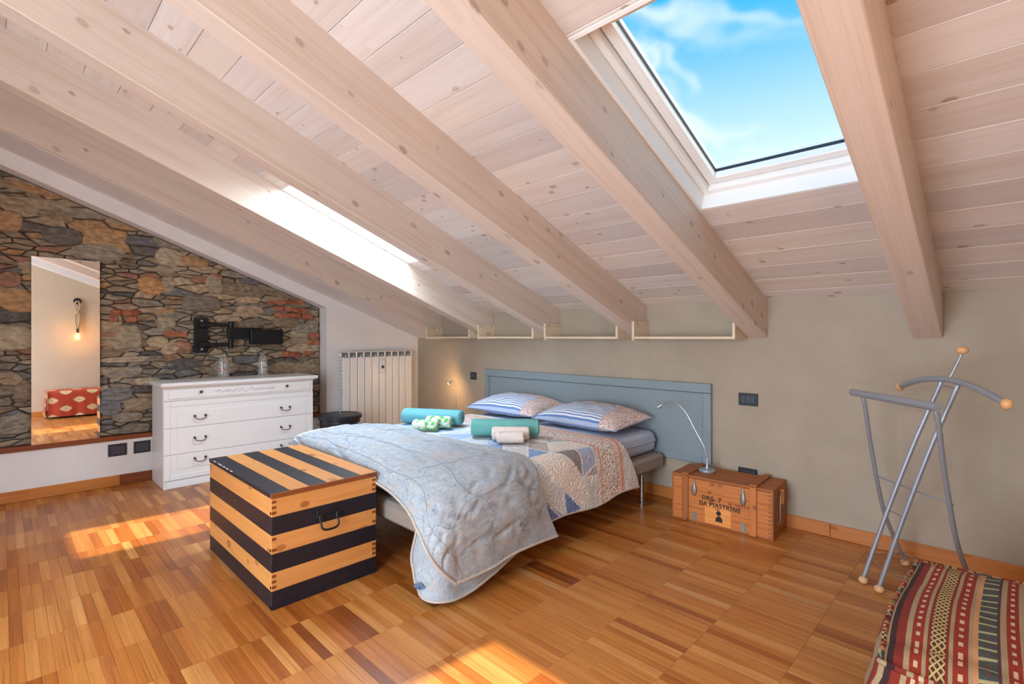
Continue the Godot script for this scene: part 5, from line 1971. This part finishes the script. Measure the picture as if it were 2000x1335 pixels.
# ================================================================ valet stand
func build_valet() -> void:
	var t := thing("valet_stand", "grey tubular steel valet stand with beech knobs in front of the wall", "valet stand", Vector3(5.05, 0, 0.45))
	var A1 := Vector3(4.895, 0.02, 0.60)
	var A2 := Vector3(4.972, 0.02, 0.657)
	var T1 := Vector3(5.21, 1.085, 0.625)
	var T2 := Vector3(5.275, 1.080, 0.72)
	for q in [[A1, T1], [A2, T2]]:
		var m1: Vector3 = q[0].lerp(q[1], 0.35) + Vector3(-0.012, 0, -0.012)
		var m2: Vector3 = q[0].lerp(q[1], 0.7) + Vector3(-0.012, 0, -0.012)
		part(t, "front_leg", tube(curve([q[0] + Vector3(0, 0.01, 0), m1, m2, q[1]], 6), 0.0105, 12), M.steel)
		part(t, "foot_knob", ball(q[0], Vector3(0.023, 0.02, 0.023)), M.beech)
	# shoulder bar
	var H := curve([Vector3(5.03, 1.035, 0.40), Vector3(5.085, 1.066, 0.475), Vector3(5.16, 1.092, 0.575), Vector3(5.245, 1.098, 0.675), Vector3(5.335, 1.078, 0.80), Vector3(5.427, 1.033, 0.94)], 6)
	part(t, "shoulder_bar", tube(H, 0.0145, 14), M.steel)
	for e in [[H[0], H[0] - H[1]], [H[-1], H[-1] - H[-2]]]:
		part(t, "end_knob", ball(e[0] + e[1].normalized() * 0.012, Vector3(0.021, 0.023, 0.021)), M.beech)
	part(t, "top_rod", tube([Vector3(5.235, 1.085, 0.665), Vector3(5.285, 1.222, 0.640)], 0.0065, 10), M.steel)
	part(t, "top_knob", ball(Vector3(5.286, 1.237, 0.640), Vector3(0.024, 0.019, 0.024)), M.beech)
	part(t, "hook_wire", tube(curve([T1 + Vector3(0, -0.02, 0), (T1 + T2) / 2 + Vector3(0, -0.018, 0.0), T2 + Vector3(0, -0.022, 0)], 4), 0.003, 6), M.chrome)
	# trouser bar and rear legs
	var B1 := Vector3(4.845, 1.003, 0.585)
	var B2 := Vector3(5.228, 1.003, 1.02)
	part(t, "trouser_bar", tube([B1, B2], 0.019, 18), M.steel)
	var L1 := B1.lerp(B2, 0.14)
	var L2 := B1.lerp(B2, 0.97)
	var R1 := Vector3(5.023, 0.02, 0.189)
	var R2 := Vector3(5.345, 0.02, 0.50)
	for q in [[L1, R1], [L2, R2]]:
		var a: Vector3 = q[0]
		var b: Vector3 = q[1]
		part(t, "rear_leg", tube(curve([a + Vector3(0, -0.012, 0), a.lerp(b, 0.04) + Vector3(0.004, -0.03, 0), a.lerp(b, 0.30) + Vector3(-0.015, -0.02, 0.02), a.lerp(b, 0.65) + Vector3(-0.025, -0.03, 0.03), b + Vector3(0, 0.01, 0)], 6), 0.0105, 12), M.steel)
		part(t, "foot_knob", ball(b, Vector3(0.022, 0.02, 0.022)), M.beech)
	part(t, "cross_bar", tube([Vector3(4.915, 0.545, 0.435), Vector3(5.262, 0.545, 0.785)], 0.005, 8), M.steel)
	part(t, "cross_bar", tube([A1.lerp(T1, 0.37) + Vector3(-0.012, 0, -0.01), A2.lerp(T2, 0.37) + Vector3(-0.012, 0, -0.01)], 0.003, 6), M.chrome)
	# wire shoe rack
	var st := new_st()
	var a0 := Vector3(4.86, 0.085, 0.42)
	var du := Vector3(0.30, 0, 0.30)
	var dv := Vector3(0.16, 0, -0.20)
	for k in 2:
		add_tube(st, [a0 + dv * k, a0 + dv * k + du], 0.0032, 6)
		add_tube(st, [a0 + du * k, a0 + du * k + dv], 0.0032, 6)
	for k in 9:
		var s: Vector3 = a0 + du * (k + 1) / 10.0
		add_tube(st, [s, s + dv * 0.5 + Vector3(0, -0.012, 0), s + dv], 0.002, 5)
	part(t, "shoe_rack", st.commit(), M.chrome)

# ================================================================ kilim pouf
func build_pouf() -> void:
	var lo := Vector3(5.175, 0.0, 1.16)
	var hi := Vector3(6.01, 0.415, 2.03)
	var t := thing("kilim_pouf", "square floor cushion covered in red and tan striped kilim", "pouf", Vector3((lo.x + hi.x) / 2, 0, (lo.z + hi.z) / 2))
	var n := noise(3.0, 601, 2)
	# top: a bulging cushion with a waist seam
	var rows := []
	var uvs := []
	var nn := 29
	for i in nn:
		var v := float(i) / (nn - 1)
		var l := []
		var u2 := PackedVector2Array()
		for j in nn:
			var u := float(j) / (nn - 1)
			var bx_ := 0.022 * sin(PI * v)
			var bz := 0.022 * sin(PI * u)
			var x := lerpf(lo.x - bx_, hi.x + bx_, u)
			var z := lerpf(lo.z - bz, hi.z + bz, v)
			var e := minf(minf(u, 1.0 - u), minf(v, 1.0 - v))
			var y := 0.375 + 0.045 * (1.0 - exp(-e * 14.0)) + 0.012 * n.get_noise_2d(x, z) - 0.012 * exp(-pow((v - 0.86) / 0.02, 2.0))
			l.append(Vector3(x, y, z))
			u2.append(Vector2(u, v * 1.0))
		rows.append(l)
		uvs.append(u2)
	var st := new_st()
	add_grid(st, rows, uvs, true)
	part(t, "top", st.commit(), M.kilim)
	# sides, bulging, from the seam down to the floor
	var ring := []
	var ru := []
	for j in nn: ring.append(rows[nn - 1][j]); ru.append(Vector2(uvs[nn - 1][j].x, 1.0))
	for i in range(nn - 2, -1, -1): ring.append(rows[i][nn - 1]); ru.append(Vector2(fposmod(1.0 + (nn - 1 - i) / float(nn), 1.0), 0.0))
	for j in range(nn - 2, -1, -1): ring.append(rows[0][j]); ru.append(Vector2(uvs[0][j].x, 0.0))
	for i in range(1, nn): ring.append(rows[i][0]); ru.append(Vector2(0.09 * (i / float(nn)), 0.0))
	var srows := []
	var suv := []
	var cx := (lo.x + hi.x) / 2
	var cz := (lo.z + hi.z) / 2
	for k in 12:
		var f := k / 11.0
		var l := []
		var u := PackedVector2Array()
		for q in ring.size():
			var p: Vector3 = ring[q]
			var d := Vector3(p.x - cx, 0, p.z - cz)
			var m := maxf(absf(d.x), absf(d.z))
			var out := d / m * (0.045 * sin(PI * f) + 0.012 * n.get_noise_3d(p.x, f * 2.0, p.z))
			l.append(Vector3(p.x + out.x, lerpf(p.y, 0.004, f), p.z + out.z))
			u.append(ru[q] + Vector2(0.0, f * 0.45))
		srows.append(l)
		suv.append(u)
	st = new_st()
	add_grid(st, srows, suv, false, true)
	part(t, "sides", st.commit(), M.kilim)
	var cord := []
	for q in ring.size():
		cord.append(ring[q] + Vector3(0, 0.004, 0))
	part(t, "edge_cord", tube(cord, 0.008, 7), M.kilim)

# ================================================================ switches and sockets
func plate(called: String, label: String, lo: Vector3, hi: Vector3, axis: int, inserts: int, pale: bool) -> void:
	var t := thing(called, label, "socket" if called.contains("socket") else "switch", (lo + hi) / 2)
	part(t, "cover_plate", bx(lo, hi, 0.003), M.plastic_dark)
	var along := 0 if axis == 2 else 2
	var span := hi[along] - lo[along]
	for k in inserts:
		var a := lo
		var b := hi
		a[along] = lo[along] + span * (0.14 + 0.72 * k / inserts) + 0.001
		b[along] = lo[along] + span * (0.14 + 0.72 * (k + 1) / inserts) - 0.001
		a.y += 0.02
		b.y -= 0.02
		b[axis] = hi[axis] + 0.003
		a[axis] = hi[axis]
		var i := part(t, "insert", bx(a, b, 0.0015), M.plastic_dim)
		if called.contains("socket"):
			for dy in [-0.019, 0.0, 0.019]:
				var c := (a + b) / 2 + Vector3(0, dy * 0.7, 0)
				c[axis] = hi[axis] + 0.0032
				var o := c
				o[axis] += 0.1
				part(i, "hole", lathe([[0.0, 0.0], [0.0035, 0.0], [0.003, 0.0004], [0.0, 0.0005]], axis_frame(c, o), 8), M.seal)

func build_switches() -> void:
	plate("light_switch", "dark rectangular light switch on the wall right of the headboard", Vector3(4.037, 0.803, 0.0), Vector3(4.171, 0.893, 0.008), 2, 3, false)
	plate("light_switch", "small dark square switch on the wall left of the headboard", Vector3(1.045, 0.812, 0.0), Vector3(1.150, 0.898, 0.008), 2, 1, false)
	plate("wall_socket", "dark wall socket just above the right-hand crate", Vector3(4.035, 0.285, 0.0), Vector3(4.168, 0.352, 0.008), 2, 3, false)
	plate("wall_socket", "dark wall socket low on the white wall, nearer the mirror", Vector3(-0.135, 0.255, 3.00), Vector3(-0.127, 0.362, 3.132), 0, 3, false)
	plate("wall_socket", "dark wall socket low on the white wall, next to the dresser", Vector3(-0.135, 0.255, 2.828), Vector3(-0.127, 0.362, 2.952), 0, 3, false)

# ================================================================ what the mirror shows: the other side of the room
func build_far_side() -> void:
	var t := thing("daybed", "low daybed under a red cloth with cream medallions, seen in the mirror", "daybed", Vector3(5.65, 0, 2.72))
	var lo := Vector3(5.545, 0.0, 2.16)
	var hi := Vector3(6.08, 0.45, 3.24)
	part(t, "mattress_block", bx(lo + Vector3(0.03, 0.05, 0.03), hi - Vector3(0.02, 0.03, 0.03), 0.02), M.leather)
	# the cloth: top and two hanging sides, gathered at the corner
	var rows := []
	var uvs := []
	for i in 13:
		var l := []
		var u := PackedVector2Array()
		for j in 41:
			var z := lerpf(2.16, 3.24, j / 40.0)
			var wave := 0.008 * sin(z * 19.0) + 0.005 * sin(z * 41.0)
			var f := i / 12.0
			if i < 5:
				l.append(Vector3(lerpf(hi.x - 0.01, lo.x + 0.02, i / 4.0), hi.y + (0.0 if i < 4 else -0.004), z))
			else:
				var g := (i - 4) / 8.0
				l.append(Vector3(lo.x + 0.02 * (1.0 - g) - (0.01 + wave) * g, lerpf(hi.y - 0.004, 0.035, g), z))
			u.append(Vector2(z * 2.9, f * 2.2))
		rows.append(l)
		uvs.append(u)
	var st := new_st()
	add_slab(st, rows, uvs, 0.004, false)
	part(t, "cloth", st.commit(), M.damask)
	rows = []
	uvs = []
	for i in 9:
		var l := []
		var u := PackedVector2Array()
		for j in 21:
			var x := lerpf(lo.x, hi.x - 0.01, j / 20.0)
			var g := i / 8.0
			l.append(Vector3(x - 0.02 * g * (1.0 - j / 20.0), lerpf(hi.y, 0.035, g), hi.z + 0.004 + g * (0.02 + 0.012 * sin(x * 40.0))))
			u.append(Vector2(x * 2.9, g * 1.3))
		rows.append(l)
		uvs.append(u)
	st = new_st()
	add_slab(st, rows, uvs, 0.004, false)
	part(t, "cloth_end", st.commit(), M.damask)
	# rope wall lamp
	var w := thing("rope_wall_lamp", "rope wall lamp with a bare glowing bulb, seen in the mirror", "lamp", Vector3(6.1, 1.4, 2.83))
	var o := Vector3(6.1, 2.0, 2.83)
	part(w, "rose", lathe(sharp([[0.0, 0.0], [0.055, 0.0], [0.055, 0.02], [0.0, 0.022]]), axis_frame(o, o - Vector3(1, 0, 0)), 24), M.black_metal)
	var rp := new_st()
	for s in [-1.0, 1.0]:
		var path := []
		for k in 30:
			var f := k / 29.0
			path.append(Vector3(6.055 - 0.01 * sin(f * 60.0), lerpf(2.0, 1.50, f), 2.83 + s * (0.028 * sin(PI * minf(f * 3.0, 1.0)) * (1.0 if f < 0.33 else 0.0) + 0.022 * sin(PI * clampf((f - 0.33) * 1.6, 0.0, 1.0)) + 0.01)))
		add_tube(rp, path, 0.013, 8)
	add_ball(rp, Vector3(6.05, 1.80, 2.83), Vector3(0.03, 0.022, 0.045))
	part(w, "rope", rp.commit(), M.rope)
	part(w, "socket", lathe(sharp([[0.0, 1.43], [0.02, 1.43], [0.021, 1.50], [0.012, 1.512], [0.0, 1.512]]), Transform3D(Basis(), Vector3(6.045, 0, 2.83)), 16), M.bronze)
	var g := mat(rgb(255, 226, 170), 0.3)
	g.emission_enabled = true
	g.emission = Color(1.0, 0.74, 0.36)
	g.emission_energy_multiplier = 4.0
	part(w, "bulb", lathe([[0.0, 1.31], [0.018, 1.315], [0.031, 1.335], [0.034, 1.36], [0.028, 1.39], [0.017, 1.42], [0.015, 1.432], [0.0, 1.433]], Transform3D(Basis(), Vector3(6.045, 0, 2.83)), 18), g)
	var l3 := OmniLight3D.new()
	l3.name = "wall_lamp_light"
	l3.light_color = Color(1.0, 0.70, 0.34)
	l3.light_energy = 0.28
	l3.light_size = 0.03
	l3.omni_range = 14.0
	l3.omni_attenuation = 2.0
	l3.shadow_enabled = true
	w.add_child(l3)
	l3.global_position = Vector3(6.045, 1.37, 2.83)
